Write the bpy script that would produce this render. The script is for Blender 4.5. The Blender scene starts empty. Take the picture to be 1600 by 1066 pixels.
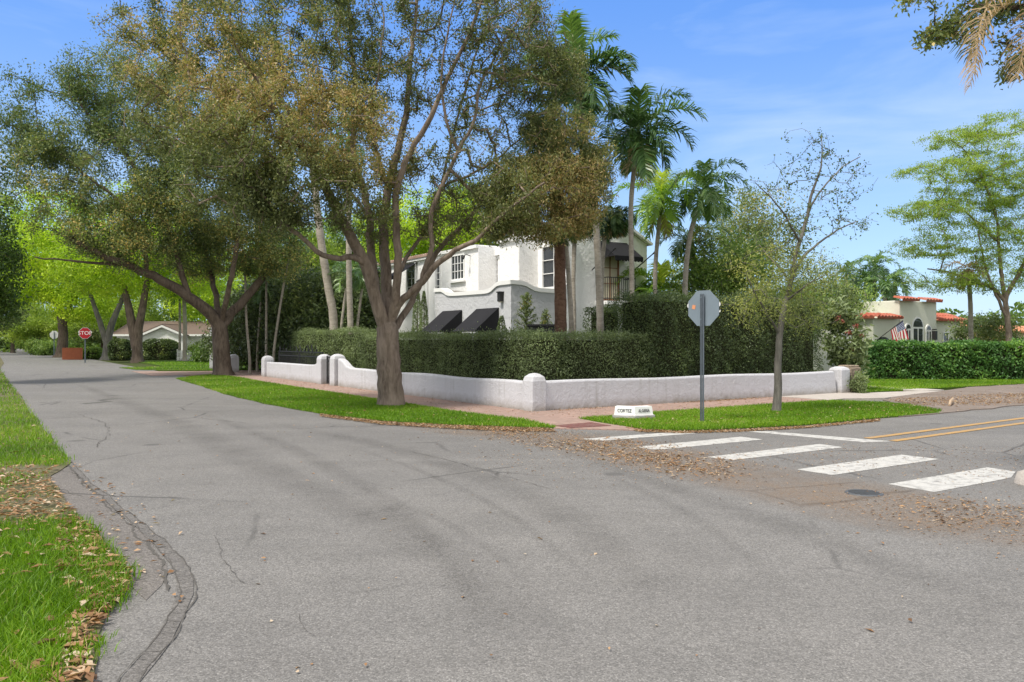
import bpy, math, random
import numpy as np
from mathutils import Vector, Matrix
R = math.radians
rng = np.random.default_rng(11)
random.seed(5)
SC = bpy.context.scene
COL = SC.collection

# ------------------------------------------------------------------ camera, world, sun, exposure
CAM_H, FPX, HOR = 1.78, 1240.0, 533.0
cam = bpy.data.cameras.new('camera'); cam.sensor_width = 36; cam.lens = FPX / 1600 * 36
cam.clip_start = 0.05; cam.clip_end = 6000
co = bpy.data.objects.new('camera', cam); COL.objects.link(co)
co.location = (0, 0, CAM_H); co.rotation_euler = (R(90), 0, 0); SC.camera = co

SUN_EL, SUN_DIR = 58, Vector((-0.74, -0.67))
sd = Vector((SUN_DIR.x * math.cos(R(SUN_EL)), SUN_DIR.y * math.cos(R(SUN_EL)), math.sin(R(SUN_EL)))).normalized()
sl = bpy.data.lights.new('sun', 'SUN'); sl.energy = 1.9; sl.angle = R(10); sl.color = (1, 0.94, 0.85)
so = bpy.data.objects.new('sun', sl); COL.objects.link(so); so.location = (-20, 20, 40)
so.rotation_euler = sd.to_track_quat('Z', 'Y').to_euler()
W = bpy.data.worlds.new('World'); SC.world = W; W.use_nodes = True
wn, wl = W.node_tree.nodes, W.node_tree.links
bg = wn['Background']; bg.inputs['Strength'].default_value = 0.12
sky = wn.new('ShaderNodeTexSky'); sky.sky_type = 'NISHITA'; sky.sun_disc = False
sky.sun_elevation = R(SUN_EL); sky.sun_rotation = math.atan2(sd.x, sd.y)
sky.air_density = 1.0; sky.dust_density = 0.35; sky.ozone_density = 1.6
hs = wn.new('ShaderNodeHueSaturation'); hs.inputs['Saturation'].default_value = 1.15; hs.inputs['Value'].default_value = 1.0
wl.new(sky.outputs[0], hs.inputs['Color'])
tc = wn.new('ShaderNodeTexCoord'); mp = wn.new('ShaderNodeMapping'); mp.inputs['Scale'].default_value = (1.6, 1.6, 7.5)
wl.new(tc.outputs['Generated'], mp.inputs['Vector'])
cn = wn.new('ShaderNodeTexNoise'); cn.inputs['Scale'].default_value = 1.7; cn.inputs['Detail'].default_value = 7; cn.inputs['Roughness'].default_value = 0.55
cn.inputs['Distortion'].default_value = 0.4
wl.new(mp.outputs[0], cn.inputs['Vector'])
cr = wn.new('ShaderNodeValToRGB'); cr.color_ramp.elements[0].position = 0.46; cr.color_ramp.elements[1].position = 0.78
cr.color_ramp.elements[1].color = (0.5, 0.5, 0.5, 1)
wl.new(cn.outputs[0], cr.inputs[0])
mx = wn.new('ShaderNodeMixRGB'); mx.inputs[2].default_value = (2.9, 3.5, 4.2, 1)
tn = wn.new('ShaderNodeMixRGB'); tn.blend_type = 'MULTIPLY'; tn.inputs[0].default_value = 1; tn.inputs[2].default_value = (0.55, 0.66, 0.85, 1); wl.new(hs.outputs[0], tn.inputs[1])
sq = wn.new('ShaderNodeSeparateXYZ'); wl.new(tc.outputs['Generated'], sq.inputs[0])
er = wn.new('ShaderNodeValToRGB'); er.color_ramp.interpolation = 'EASE'; ee = er.color_ramp.elements; ee[0].position = 0.0; ee[0].color = (.25, .34, .42, 1); ee[1].position = .44; ee[1].color = (.068, .165, .41, 1)
wl.new(sq.outputs[2], er.inputs[0]); e10 = wn.new('ShaderNodeMixRGB'); e10.blend_type = 'MULTIPLY'; e10.inputs[0].default_value = 1; e10.inputs[2].default_value = (8.9, 9.1, 9.3, 1); wl.new(er.outputs[0], e10.inputs[1])
sb = wn.new('ShaderNodeMixRGB'); sb.inputs[0].default_value = .72; wl.new(tn.outputs[0], sb.inputs[1]); wl.new(e10.outputs[0], sb.inputs[2])
wl.new(cr.outputs[0], mx.inputs[0]); wl.new(sb.outputs[0], mx.inputs[1]); 
# bright overcast added out of view, overhead and behind the camera, for neutral fill; blue sky stays low in front of it
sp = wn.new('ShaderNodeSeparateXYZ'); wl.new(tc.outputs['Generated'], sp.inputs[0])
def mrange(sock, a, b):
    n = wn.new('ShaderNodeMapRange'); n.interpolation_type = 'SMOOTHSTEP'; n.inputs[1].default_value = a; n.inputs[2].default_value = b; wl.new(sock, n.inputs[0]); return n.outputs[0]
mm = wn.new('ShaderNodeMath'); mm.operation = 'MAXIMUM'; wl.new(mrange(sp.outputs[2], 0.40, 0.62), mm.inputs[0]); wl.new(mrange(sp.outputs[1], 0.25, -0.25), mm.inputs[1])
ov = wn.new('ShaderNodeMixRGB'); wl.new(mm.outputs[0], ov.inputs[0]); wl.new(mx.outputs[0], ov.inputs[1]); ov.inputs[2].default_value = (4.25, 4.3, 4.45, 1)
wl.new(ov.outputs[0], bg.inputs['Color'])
SC.view_settings.view_transform = 'Standard'; SC.view_settings.look = 'None'; SC.view_settings.gamma = 1
SC.view_settings.use_curve_mapping = False
SC.view_settings.exposure = 1.15
SC.cycles.max_bounces = 8; SC.cycles.transparent_max_bounces = 8
SC.cycles.use_denoising = True

# ------------------------------------------------------------------ coordinates
def G(px, py, z=0.0):
    y = (CAM_H - z) * FPX / (py - HOR); return ((px - 800) / FPX * y, y)
def P(px, py, Y):
    return ((px - 800) / FPX * Y, Y, CAM_H - (py - HOR) * Y / FPX)
U = np.array((-0.5492, 0.8357)); V = np.array((0.8357, 0.5492)); C0 = np.array((0.566, 20.06))
def S(a, b, z=None):
    p = C0 + a * U + b * V
    return (p[0], p[1]) if z is None else (p[0], p[1], z)
def ab(x, y):
    d = np.array((x, y)) - C0; return float(d @ U), float(d @ V)
def a_on(px, b):      # a of the point seen at px on the vertical plane b
    k = (px - 800) / FPX; p = C0 + b * V
    return (p[0] - k * p[1]) / (-U[0] + k * U[1])
def b_on(px, a):
    k = (px - 800) / FPX; p = C0 + a * U
    return (k * p[1] - p[0]) / (V[0] - k * V[1])

# ------------------------------------------------------------------ materials
MATS = {}
class NT:
    def __init__(s, name):
        s.m = bpy.data.materials.new(name); s.m.use_nodes = True; MATS[name] = s.m
        s.n, s.l = s.m.node_tree.nodes, s.m.node_tree.links
        s.b = s.n['Principled BSDF']; s.out = s.n['Material Output']
        s.tc = s.n.new('ShaderNodeTexCoord')
    def vec(s, scale=(1, 1, 1), rot=(0, 0, 0), src='Object'):
        m = s.n.new('ShaderNodeMapping'); m.inputs['Scale'].default_value = scale; m.inputs['Rotation'].default_value = rot
        s.l.new(s.tc.outputs[src], m.inputs[0]); return m.outputs[0]
    def noise(s, scale, detail=4, rough=0.55, vec=None, dist=0.0):
        t = s.n.new('ShaderNodeTexNoise'); t.inputs['Scale'].default_value = scale; t.inputs['Detail'].default_value = detail
        t.inputs['Roughness'].default_value = rough; t.inputs['Distortion'].default_value = dist
        s.l.new(vec or s.tc.outputs['Object'], t.inputs['Vector']); return t.outputs[0]
    def vor(s, scale, feature='F1', vec=None):
        t = s.n.new('ShaderNodeTexVoronoi'); t.feature = feature; t.inputs['Scale'].default_value = scale
        s.l.new(vec or s.tc.outputs['Object'], t.inputs['Vector']); return t.outputs[0]
    def ramp(s, fac, *stops):
        r = s.n.new('ShaderNodeValToRGB'); e = r.color_ramp.elements
        while len(e) < len(stops): e.new(0.5)
        for i, (p, c) in enumerate(stops):
            e[i].position = p; e[i].color = (c, c, c, 1) if isinstance(c, (int, float)) else (*c, 1)
        s.l.new(fac, r.inputs[0]); return r.outputs[0]
    def mix(s, f, a, b, mode='MIX'):
        m = s.n.new('ShaderNodeMixRGB'); m.blend_type = mode
        for k, x in ((0, f), (1, a), (2, b)):
            if hasattr(x, 'links'): s.l.new(x, m.inputs[k])
            else: m.inputs[k].default_value = x if k == 0 else ((x, x, x, 1) if isinstance(x, (int, float)) else (*x, 1))
        return m.outputs[0]
    def math(s, op, a, b=0.0, clamp=False):
        m = s.n.new('ShaderNodeMath'); m.operation = op; m.use_clamp = clamp
        for k, x in ((0, a), (1, b)):
            if hasattr(x, 'links'): s.l.new(x, m.inputs[k])
            else: m.inputs[k].default_value = x
        return m.outputs[0]
    def color(s, c):
        if hasattr(c, 'links'): s.l.new(c, s.b.inputs['Base Color'])
        else: s.b.inputs['Base Color'].default_value = (*c, 1)
    def bump(s, h, strength=0.3, dist=0.02):
        b = s.n.new('ShaderNodeBump'); b.inputs['Strength'].default_value = strength; b.inputs['Distance'].default_value = dist
        s.l.new(h, b.inputs['Height']); s.l.new(b.outputs[0], s.b.inputs['Normal'])
    def fin(s, rough=0.7, spec=0.3, metal=0.0):
        s.b.inputs['Roughness'].default_value = rough; s.b.inputs['Specular IOR Level'].default_value = spec
        s.b.inputs['Metallic'].default_value = metal; return s.m

def plain(name, c, rough=0.6, spec=0.3, metal=0.0, var=0.12, scale=3.0):
    t = NT(name); n = t.noise(scale, 5)
    t.color(t.mix(n, tuple(x * (1 - var) for x in c), tuple(min(1, x * (1 + var)) for x in c))); return t.fin(rough, spec, metal)
def stucco(name, c, bump=0.5, scale=7.0, dirt=(0.55, 0.53, 0.5), damt=0.25, splash=False):
    t = NT(name)
    n1 = t.noise(scale, 6, 0.62, dist=0.8); n2 = t.noise(0.7, 6, 0.6); n3 = t.noise(1.0, 5, 0.6, vec=t.vec((2.5, 2.5, 0.25)))
    base = t.mix(t.ramp(n2, (0.35, 0), (0.75, damt)), c, tuple(x * 0.93 for x in c))
    base = t.mix(t.ramp(n3, (0.55, 0), (0.85, damt)), base, tuple(c[i] * dirt[i] * 1.3 for i in range(3)))
    if splash:
        xz = t.n.new('ShaderNodeSeparateXYZ'); t.l.new(t.tc.outputs['Object'], xz.inputs[0])
        g = t.math('ADD', xz.outputs[2], t.math('MULTIPLY', t.noise(3.5, 6, 0.7), -0.34)); base = t.mix(t.ramp(t.math('ADD', g, .5), (.38, .75), (.47, .35), (.62, 0)), base, (0.27, 0.24, 0.2))
        v_ = t.vec((7, 7, .35)); base = t.mix(t.math('MULTIPLY', t.ramp(t.noise(1, 5, .6, v_), (.52, 0), (.74, .7)), t.ramp(t.noise(.6, 3), (.38, 0), (.6, 1))), base, (.33, .32, .30))
        ck = t.vor(1.1, 'DISTANCE_TO_EDGE', t.vec((1, 1, 1.6))); base = t.mix(t.math('MULTIPLY', t.ramp(ck, (0, .6), (.008, 0)), t.ramp(t.noise(.8, 2), (.52, 0), (.6, 1))), base, (.3, .29, .28))
    t.color(base); t.bump(n1, bump, 0.05); return t.fin(0.85, 0.2)
def bark(name, c1, c2, stretch=0.22, scale=9, bump=0.8):
    t = NT(name); v = t.vec((1, 1, stretch)); n = t.noise(scale, 6, 0.65, v, 0.6); n2 = t.noise(1.3, 4)
    c = t.mix(t.ramp(n, (0.3, 0), (0.7, 1)), c1, c2)
    c = t.mix(t.ramp(n2, (0.45, 0), (0.75, 0.5)), c, tuple(x * 1.35 for x in c2))
    t.color(c); t.bump(n, bump, 0.06); return t.fin(0.9, 0.15)
def leafmat(name, *stops, trans=0.35, rough=0.45, spec=0.35, tcol=1.25, gain=2.8):
    t = NT(name); a = t.n.new('ShaderNodeAttribute'); a.attribute_name = 'tint'
    c = t.ramp(a.outputs['Fac'], *[(p_, tuple(min(.9, gain * q) for q in k_)) for p_, k_ in stops]); t.color(c); t.fin(rough, spec)
    tr = t.n.new('ShaderNodeBsdfTranslucent'); tm = t.mix(1.0, c, (tcol, tcol * 1.05, tcol * 0.55), 'MULTIPLY'); t.l.new(tm, tr.inputs[0])
    ms = t.n.new('ShaderNodeMixShader'); ms.inputs[0].default_value = trans
    t.l.new(t.b.outputs[0], ms.inputs[1]); t.l.new(tr.outputs[0], ms.inputs[2]); t.l.new(ms.outputs[0], t.out.inputs[0]); return t.m

# asphalt
def asphalt(name, base, warm=0.0):
    t = NT(name)
    ang = math.atan2(U[1], U[0])
    big = t.noise(0.22, 5, 0.6)
    stv = t.vec((0.06, 0.75, 1), (0, 0, -ang)); streak = t.noise(1.0, 5, 0.55, stv, 0.9)
    med = t.noise(1.1, 7, 0.7); agg = t.noise(75, 3, 0.7); agg2 = t.vor(60)
    blot = t.noise(0.9, 3, 0.5)
    c = t.mix(t.ramp(streak, (0.36, 0), (0.64, 1)), tuple(x * 0.84 for x in base), tuple(x * 1.1 for x in base))
    c = t.mix(t.ramp(big, (0.35, 0), (0.7, 0.6)), c, tuple(base[i] * (1.18, 1.16, 1.12)[i] for i in range(3)))
    c = t.mix(t.ramp(med, (0.34, 0.42), (0.56, 0)), c, tuple(x * 0.62 for x in base))
    c = t.mix(t.ramp(agg, (0.40, 0.8), (0.60, 0)), c, tuple(x * 0.5 for x in base))
    c = t.mix(t.ramp(agg2, (0.0, 0.65), (0.3, 0)), c, tuple(min(1, x * 2.1) for x in base))
    vn = t.n.new('ShaderNodeTexVoronoi'); vn.inputs['Scale'].default_value = 58; t.l.new(t.tc.outputs['Object'], vn.inputs['Vector']); sx_ = t.n.new('ShaderNodeSeparateXYZ'); t.l.new(vn.outputs[1], sx_.inputs[0])
    c = t.mix(1.0, c, t.ramp(sx_.outputs[0], (0, .80), (.5, 1.0), (1, 1.22)), 'MULTIPLY')
    spots = t.vor(0.55); c = t.mix(t.ramp(spots, (0.0, 0.75), (0.07, 0.55), (0.1, 0)), c, tuple(x * 0.42 for x in base))
    vv = t.noise(1.6, 5, 0.6)
    wv = t.n.new('ShaderNodeMixRGB'); wv.inputs[0].default_value = 0.16; t.l.new(t.tc.outputs['Object'], wv.inputs[1])
    nn = t.n.new('ShaderNodeTexNoise'); nn.inputs['Scale'].default_value = 1.3; nn.inputs['Detail'].default_value = 6
    t.l.new(t.tc.outputs['Object'], nn.inputs[0]); t.l.new(nn.outputs[1], wv.inputs[2])
    crk = t.vor(0.33, 'DISTANCE_TO_EDGE', wv.outputs[0])
    msk = t.ramp(t.noise(0.35, 2), (0.5, 0), (0.58, 1))
    cf = t.math('MULTIPLY', t.ramp(crk, (0.0, 0.75), (0.004, 0.6), (0.009, 0)), msk)
    c = t.mix(cf, c, tuple(x * 0.3 for x in base))
    t.color(c); h = t.math('ADD', t.math('MULTIPLY', agg, 0.5), agg2); t.bump(h, 0.35, 0.008); return t.fin(0.85, 0.25)
asphalt('asphalt', (0.208, 0.200, 0.19)); asphalt('apron', (0.185, 0.17, 0.157)); asphalt('apron_dark', (0.17, 0.16, 0.15))
def paint(name, c):
    t = NT(name); n = t.noise(7, 6, 0.7); n2 = t.noise(60, 3, 0.7); n3 = t.noise(1.2, 4)
    w = t.math('MULTIPLY', t.ramp(n, (0.47, 0), (0.62, 0.9)), t.ramp(n3, (0.3, 0.3), (0.65, 1)))
    cc = t.mix(w, c, (0.2, 0.19, 0.18)); cc = t.mix(t.ramp(n2, (0.3, 0.4), (0.48, 0)), cc, (0.22, 0.21, 0.2))
    t.color(cc); t.bump(n2, 0.3, 0.005); return t.fin(0.7, 0.3)
paint('road_white', (0.50, 0.49, 0.46)); paint('road_yellow', (0.44, 0.255, 0.075))
def pavers(name, c1, c2, mort, ang):
    t = NT(name); b = t.n.new('ShaderNodeTexBrick'); v = t.vec((1, 1, 1), (0, 0, -ang)); t.l.new(v, b.inputs[0])
    b.inputs['Color1'].default_value = (*c1, 1); b.inputs['Color2'].default_value = (*c2, 1); b.inputs['Mortar'].default_value = (*mort, 1)
    b.inputs['Scale'].default_value = 1.0; b.inputs['Brick Width'].default_value = 0.2; b.inputs['Row Height'].default_value = 0.1
    b.inputs['Mortar Size'].default_value = 0.008
    n = t.noise(1.1, 6, 0.65); n2 = t.noise(14, 4, 0.7)
    c = t.mix(t.ramp(n, (0.4, 0), (0.7, 0.45)), b.outputs[0], (0.2, 0.16, 0.13))
    c = t.mix(t.ramp(n2, (0.55, 0), (0.75, 0.4)), c, (0.4, 0.33, 0.28)); t.color(c); t.bump(b.outputs['Fac'], -0.3, 0.01); return t.fin(0.85, 0.2)
UA = math.atan2(U[1], U[0])
pavers('pavers', (0.40, 0.27, 0.225), (0.31, 0.205, 0.17), (0.27, 0.21, 0.18), UA)
pavers('pavers_red', (0.17, 0.062, 0.055), (0.14, 0.05, 0.046), (0.16, 0.09, 0.08), UA)
def ground_mat(name, c1, c2, c3, sc=1.0):
    t = NT(name); n = t.noise(0.9 * sc, 6, 0.65); n2 = t.noise(9 * sc, 6, 0.7); n3 = t.noise(45, 3)
    c = t.mix(t.ramp(n, (0.35, 0), (0.68, 1)), c1, c2); c = t.mix(t.ramp(n2, (0.5, 0), (0.72, 0.8)), c, c3)
    t.color(c); t.bump(n3, 0.6, 0.03); return t.fin(0.95, 0.1)
ground_mat('lawn_soil', (0.055, 0.10, 0.016), (0.075, 0.13, 0.02), (0.09, 0.085, 0.03))
ground_mat('verge_soil', (0.09, 0.10, 0.04), (0.17, 0.145, 0.10), (0.22, 0.18, 0.13))
ground_mat('dirt', (0.20, 0.165, 0.14), (0.25, 0.21, 0.185), (0.15, 0.115, 0.09))
ground_mat('mulch', (0.17, 0.12, 0.085), (0.24, 0.16, 0.10), (0.11, 0.08, 0.06))
ground_mat('earth', (0.05, 0.07, 0.02), (0.07, 0.085, 0.03), (0.09, 0.075, 0.04))
ground_mat('concrete', (0.42, 0.38, 0.34), (0.50, 0.46, 0.42), (0.36, 0.32, 0.29))
stucco('wall_white', (0.55, 0.55, 0.575), 0.5, 6, splash=True); stucco('house_white', (0.90, 0.895, 0.88), 0.8, 5); stucco('house_grey', (0.57, 0.575, 0.59), 1.0, 4)
stucco('cream', (0.68, 0.68, 0.58), 0.3, 5); stucco('pink_wall', (0.62, 0.48, 0.40), 0.3, 5); stucco('trim_white', (0.84, 0.84, 0.82), 0.1, 12, damt=0.1)
def fabric(name, c):
    t = NT(name); w = t.noise(70, 3, vec=t.vec((1, 1, 1))); n = t.noise(1.5, 4)
    t.color(t.mix(n, tuple(x * 0.8 for x in c), tuple(x * 1.3 for x in c))); t.bump(w, 0.2, 0.004); return t.fin(0.9, 0.15)
fabric('awning_black', (0.022, 0.022, 0.025))
plain('iron', (0.018, 0.018, 0.02), 0.45, 0.4); plain('steel', (0.22, 0.27, 0.31), 0.5, 0.4, 0.35, 0.12, 4)
plain('post_steel', (0.13, 0.155, 0.18), 0.5, 0.4, 0.4, 0.25, 6); plain('glass', (0.035, 0.042, 0.05), 0.06, 0.7)
plain('sign_red', (0.42, 0.012, 0.02), 0.4, 0.4); plain('sign_white', (0.8, 0.8, 0.8), 0.5); plain('sticker', (0.65, 0.28, 0.14), 0.6)
plain('letter_black', (0.04, 0.04, 0.045), 0.6); plain('orange_wood', (0.30, 0.09, 0.04), 0.7, var=.3); plain('door_wood', (0.23, 0.09, 0.035), 0.6)
plain('lamp_dark', (0.03, 0.03, 0.03), 0.4); plain('lamp_glass', (0.6, 0.55, 0.42), 0.3)
plain('cover_iron', (0.10, 0.105, 0.11), 0.6, 0.4, 0.3, 0.3, 20); plain('crack', (0.10, 0.094, 0.086), 0.95, 0.1)
plain('roof_brown', (0.16, 0.12, 0.10), 0.9, 0.1, 0, 0.25, 6); plain('flag_red', (0.45, 0.03, 0.05), 0.8); plain('flag_white', (0.78, 0.77, 0.75), 0.8)
plain('flag_blue', (0.035, 0.06, 0.2), 0.8); plain('car_paint', (0.03, 0.035, 0.04), 0.25, 0.6); plain('stick', (0.45, 0.33, 0.22), 0.8)
def terracotta(name, c1, c2):
    t = NT(name); n = t.noise(3.0, 5, 0.6); n2 = t.noise(0.8, 4)
    c = t.mix(t.ramp(n, (0.35, 0), (0.65, 1)), c1, c2); c = t.mix(t.ramp(n2, (0.5, 0), (0.8, 0.5)), c, (0.3, 0.25, 0.22)); t.color(c); return t.fin(0.8, 0.2)
terracotta('tile_red', (0.36, 0.085, 0.055), (0.45, 0.15, 0.09)); terracotta('tile_faded', (0.42, 0.26, 0.2), (0.5, 0.36, 0.3))
terracotta('tile_orange', (0.5, 0.2, 0.1), (0.58, 0.28, 0.16))
def stone(name):
    t = NT(name); v = t.vor(5.5); e = t.vor(5.5, 'DISTANCE_TO_EDGE'); n = t.noise(2.2, 5)
    c = t.mix(n, (0.2, 0.155, 0.11), (0.38, 0.31, 0.24)); c = t.mix(t.ramp(e, (0.0, 0.8), (0.06, 0)), c, (0.12, 0.1, 0.08)); t.color(c); t.bump(e, 0.8, 0.05); return t.fin(0.9, 0.15)
stone('rubble')
bark('bark_main', (0.10, 0.075, 0.057), (0.30, 0.24, 0.19)); bark('bark_dark', (0.065, 0.048, 0.037), (0.20, 0.155, 0.12))
bark('bark_thin', (0.09, 0.085, 0.075), (0.22, 0.205, 0.18)); bark('palm_pale', (0.22, 0.195, 0.16), (0.40, 0.36, 0.30), 3.0, 5, 0.4)
bark('palm_brown', (0.075, 0.04, 0.026), (0.19, 0.115, 0.08), 1.6, 8, 1.0)
leafmat('leaf_main', (0.0, (0.016, 0.022, 0.009)), (0.38, (0.042, 0.052, 0.019)), (0.7, (0.080, 0.088, 0.033)), (0.9, (0.126, 0.106, 0.041)), (1.0, (0.17, 0.12, 0.057)), trans=0.34, gain=3.0)
leafmat('leaf_gray', (0.0, (0.018, 0.035, 0.012)), (0.5, (0.05, 0.065, 0.026)), (0.8, (0.085, 0.10, 0.036)), (0.92, (0.14, 0.12, 0.04)), (1.0, (0.2, 0.15, 0.05)), trans=0.34, gain=3.3)
leafmat('leaf_lime', (0.0, (0.07, 0.12, 0.010)), (0.5, (0.165, 0.225, 0.016)), (1.0, (0.29, 0.33, 0.035)), trans=0.45, tcol=1.2, gain=2.6)
leafmat('leaf_feather', (0.0, (0.045, 0.07, 0.014)), (0.5, (0.10, 0.14, 0.026)), (1.0, (0.18, 0.215, 0.045)), trans=0.45, tcol=1.25)
leafmat('leaf_deep', (0.0, (0.006, 0.016, 0.004)), (0.6, (0.02, 0.042, 0.009)), (1.0, (0.06, 0.095, 0.018)), trans=0.3, gain=2.2)
leafmat('leaf_wisp', (0.0, (0.05, 0.06, 0.02)), (0.5, (0.11, 0.125, 0.035)), (1.0, (0.2, 0.19, 0.06)), trans=0.4)
leafmat('leaf_dark', (0.0, (0.009, 0.014, 0.007)), (0.5, (0.024, 0.034, 0.014)), (0.9, (0.05, 0.065, 0.022)), (1.0, (0.10, 0.11, 0.035)), trans=0.28, gain=4.3)
leafmat('leaf_hedge', (0.0, (0.016, 0.021, 0.010)), (0.5, (0.040, 0.052, 0.023)), (1.0, (0.09, 0.11, 0.05)), trans=0.28, gain=4.3)
leafmat('leaf_hedge_bright', (0.0, (0.018, 0.045, 0.014)), (0.5, (0.042, 0.09, 0.022)), (1.0, (0.13, 0.2, 0.035)), trans=0.3)
leafmat('leaf_shrub', (0.0, (0.03, 0.055, 0.014)), (0.6, (0.07, 0.105, 0.024)), (1.0, (0.16, 0.19, 0.04)), trans=0.35)
leafmat('flower', (0.0, (0.25, 0.05, 0.04)), (1.0, (0.5, 0.2, 0.16)), trans=0.3, gain=1)
leafmat('palm_leaf', (0.0, (0.014, 0.030, 0.013)), (0.5, (0.036, 0.068, 0.022)), (1.0, (0.09, 0.135, 0.035)), trans=0.3, rough=0.35, spec=0.5)
leafmat('palm_dark', (0.0, (0.012, 0.026, 0.01)), (0.5, (0.03, 0.055, 0.018)), (0.8, (0.07, 0.085, 0.03)), (1.0, (0.16, 0.12, 0.06)), trans=0.25, rough=0.4)
leafmat('palm_lime', (0.0, (0.04, 0.08, 0.012)), (0.5, (0.095, 0.15, 0.02)), (1.0, (0.24, 0.25, 0.035)), trans=0.4, rough=0.4)
leafmat('palm_dead', (0.0, (0.08, 0.055, 0.03)), (0.5, (0.16, 0.115, 0.065)), (1.0, (0.26, 0.2, 0.12)), trans=0.2, rough=0.7)
leafmat('grass_blade', (0.0, (0.04, 0.09, 0.004)), (0.5, (0.095, 0.185, 0.006)), (0.82, (0.17, 0.27, 0.015)), (0.93, (0.24, 0.26, 0.05)), (1.0, (0.34, 0.28, 0.13)), trans=0.35, tcol=1.3, gain=1.6)
leafmat('dry_leaf', (0.0, (0.10, 0.055, 0.03)), (0.4, (0.29, 0.155, 0.07)), (0.75, (0.42, 0.26, 0.14)), (1.0, (0.55, 0.45, 0.33)), trans=0.15, rough=0.7, gain=1.0)
def film(name):
    t = NT(name); n = t.noise(0.8, 6, 0.7); n2 = t.noise(24, 5, 0.75); t.color(t.mix(n2, (0.21, 0.15, 0.105), (0.36, 0.26, 0.18)))
    a = t.n.new('ShaderNodeAttribute'); a.attribute_name = 'fade'
    f = t.math('MULTIPLY', t.ramp(n, (0.34, 0.15), (0.68, 0.85)), t.ramp(n2, (0.40, 0.25), (0.6, .95)))
    f = t.math('MULTIPLY', f, a.outputs['Fac']); t.l.new(f, t.b.inputs['Alpha']); return t.fin(0.95, 0.1)
film('dust')

# ------------------------------------------------------------------ object helpers
def tag(o, label=None, cat=None, group=None, kind=None):
    if label: o['label'] = label
    if cat: o['category'] = cat
    if group: o['group'] = group
    if kind: o['kind'] = kind
    return o
def thing(name, label, cat, loc, group=None):
    o = bpy.data.objects.new(name, None); COL.objects.link(o); o.location = loc; o.empty_display_size = 0.3
    return tag(o, label, cat, group)
def root_loc(o):
    while o.parent: o = o.parent
    return np.array(o.location)
def link_mesh(name, me, mat, parent=None, loc=None):
    o = bpy.data.objects.new(name, me); COL.objects.link(o)
    for m in (mat if isinstance(mat, (list, tuple)) else [mat]): me.materials.append(MATS[m])
    if parent is not None: o.parent = parent
    elif loc is not None: o.location = loc
    return o
def np_mesh(name, v, f, mat, parent=None, loc=(0, 0, 0), tint=None, smooth=False, attr='tint'):
    off = root_loc(parent) if parent is not None else np.array(loc, float)
    v = np.asarray(v, float) - off; f = np.asarray(f, np.int32); k = f.shape[1]
    me = bpy.data.meshes.new(name); me.vertices.add(len(v)); me.vertices.foreach_set('co', v.astype(np.float32).ravel())
    me.loops.add(f.size); me.loops.foreach_set('vertex_index', f.ravel()); me.polygons.add(len(f))
    me.polygons.foreach_set('loop_start', np.arange(0, f.size, k, dtype=np.int32))
    try: me.polygons.foreach_set('loop_total', np.full(len(f), k, np.int32))
    except Exception: pass
    if smooth: me.polygons.foreach_set('use_smooth', np.ones(len(f), bool))
    me.update(calc_edges=True)
    if tint is not None:
        at = me.attributes.new(attr, 'FLOAT', 'FACE' if len(tint) == len(f) else 'POINT'); at.data.foreach_set('value', np.asarray(tint, np.float32))
    return link_mesh(name, me, mat, parent, loc)
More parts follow.
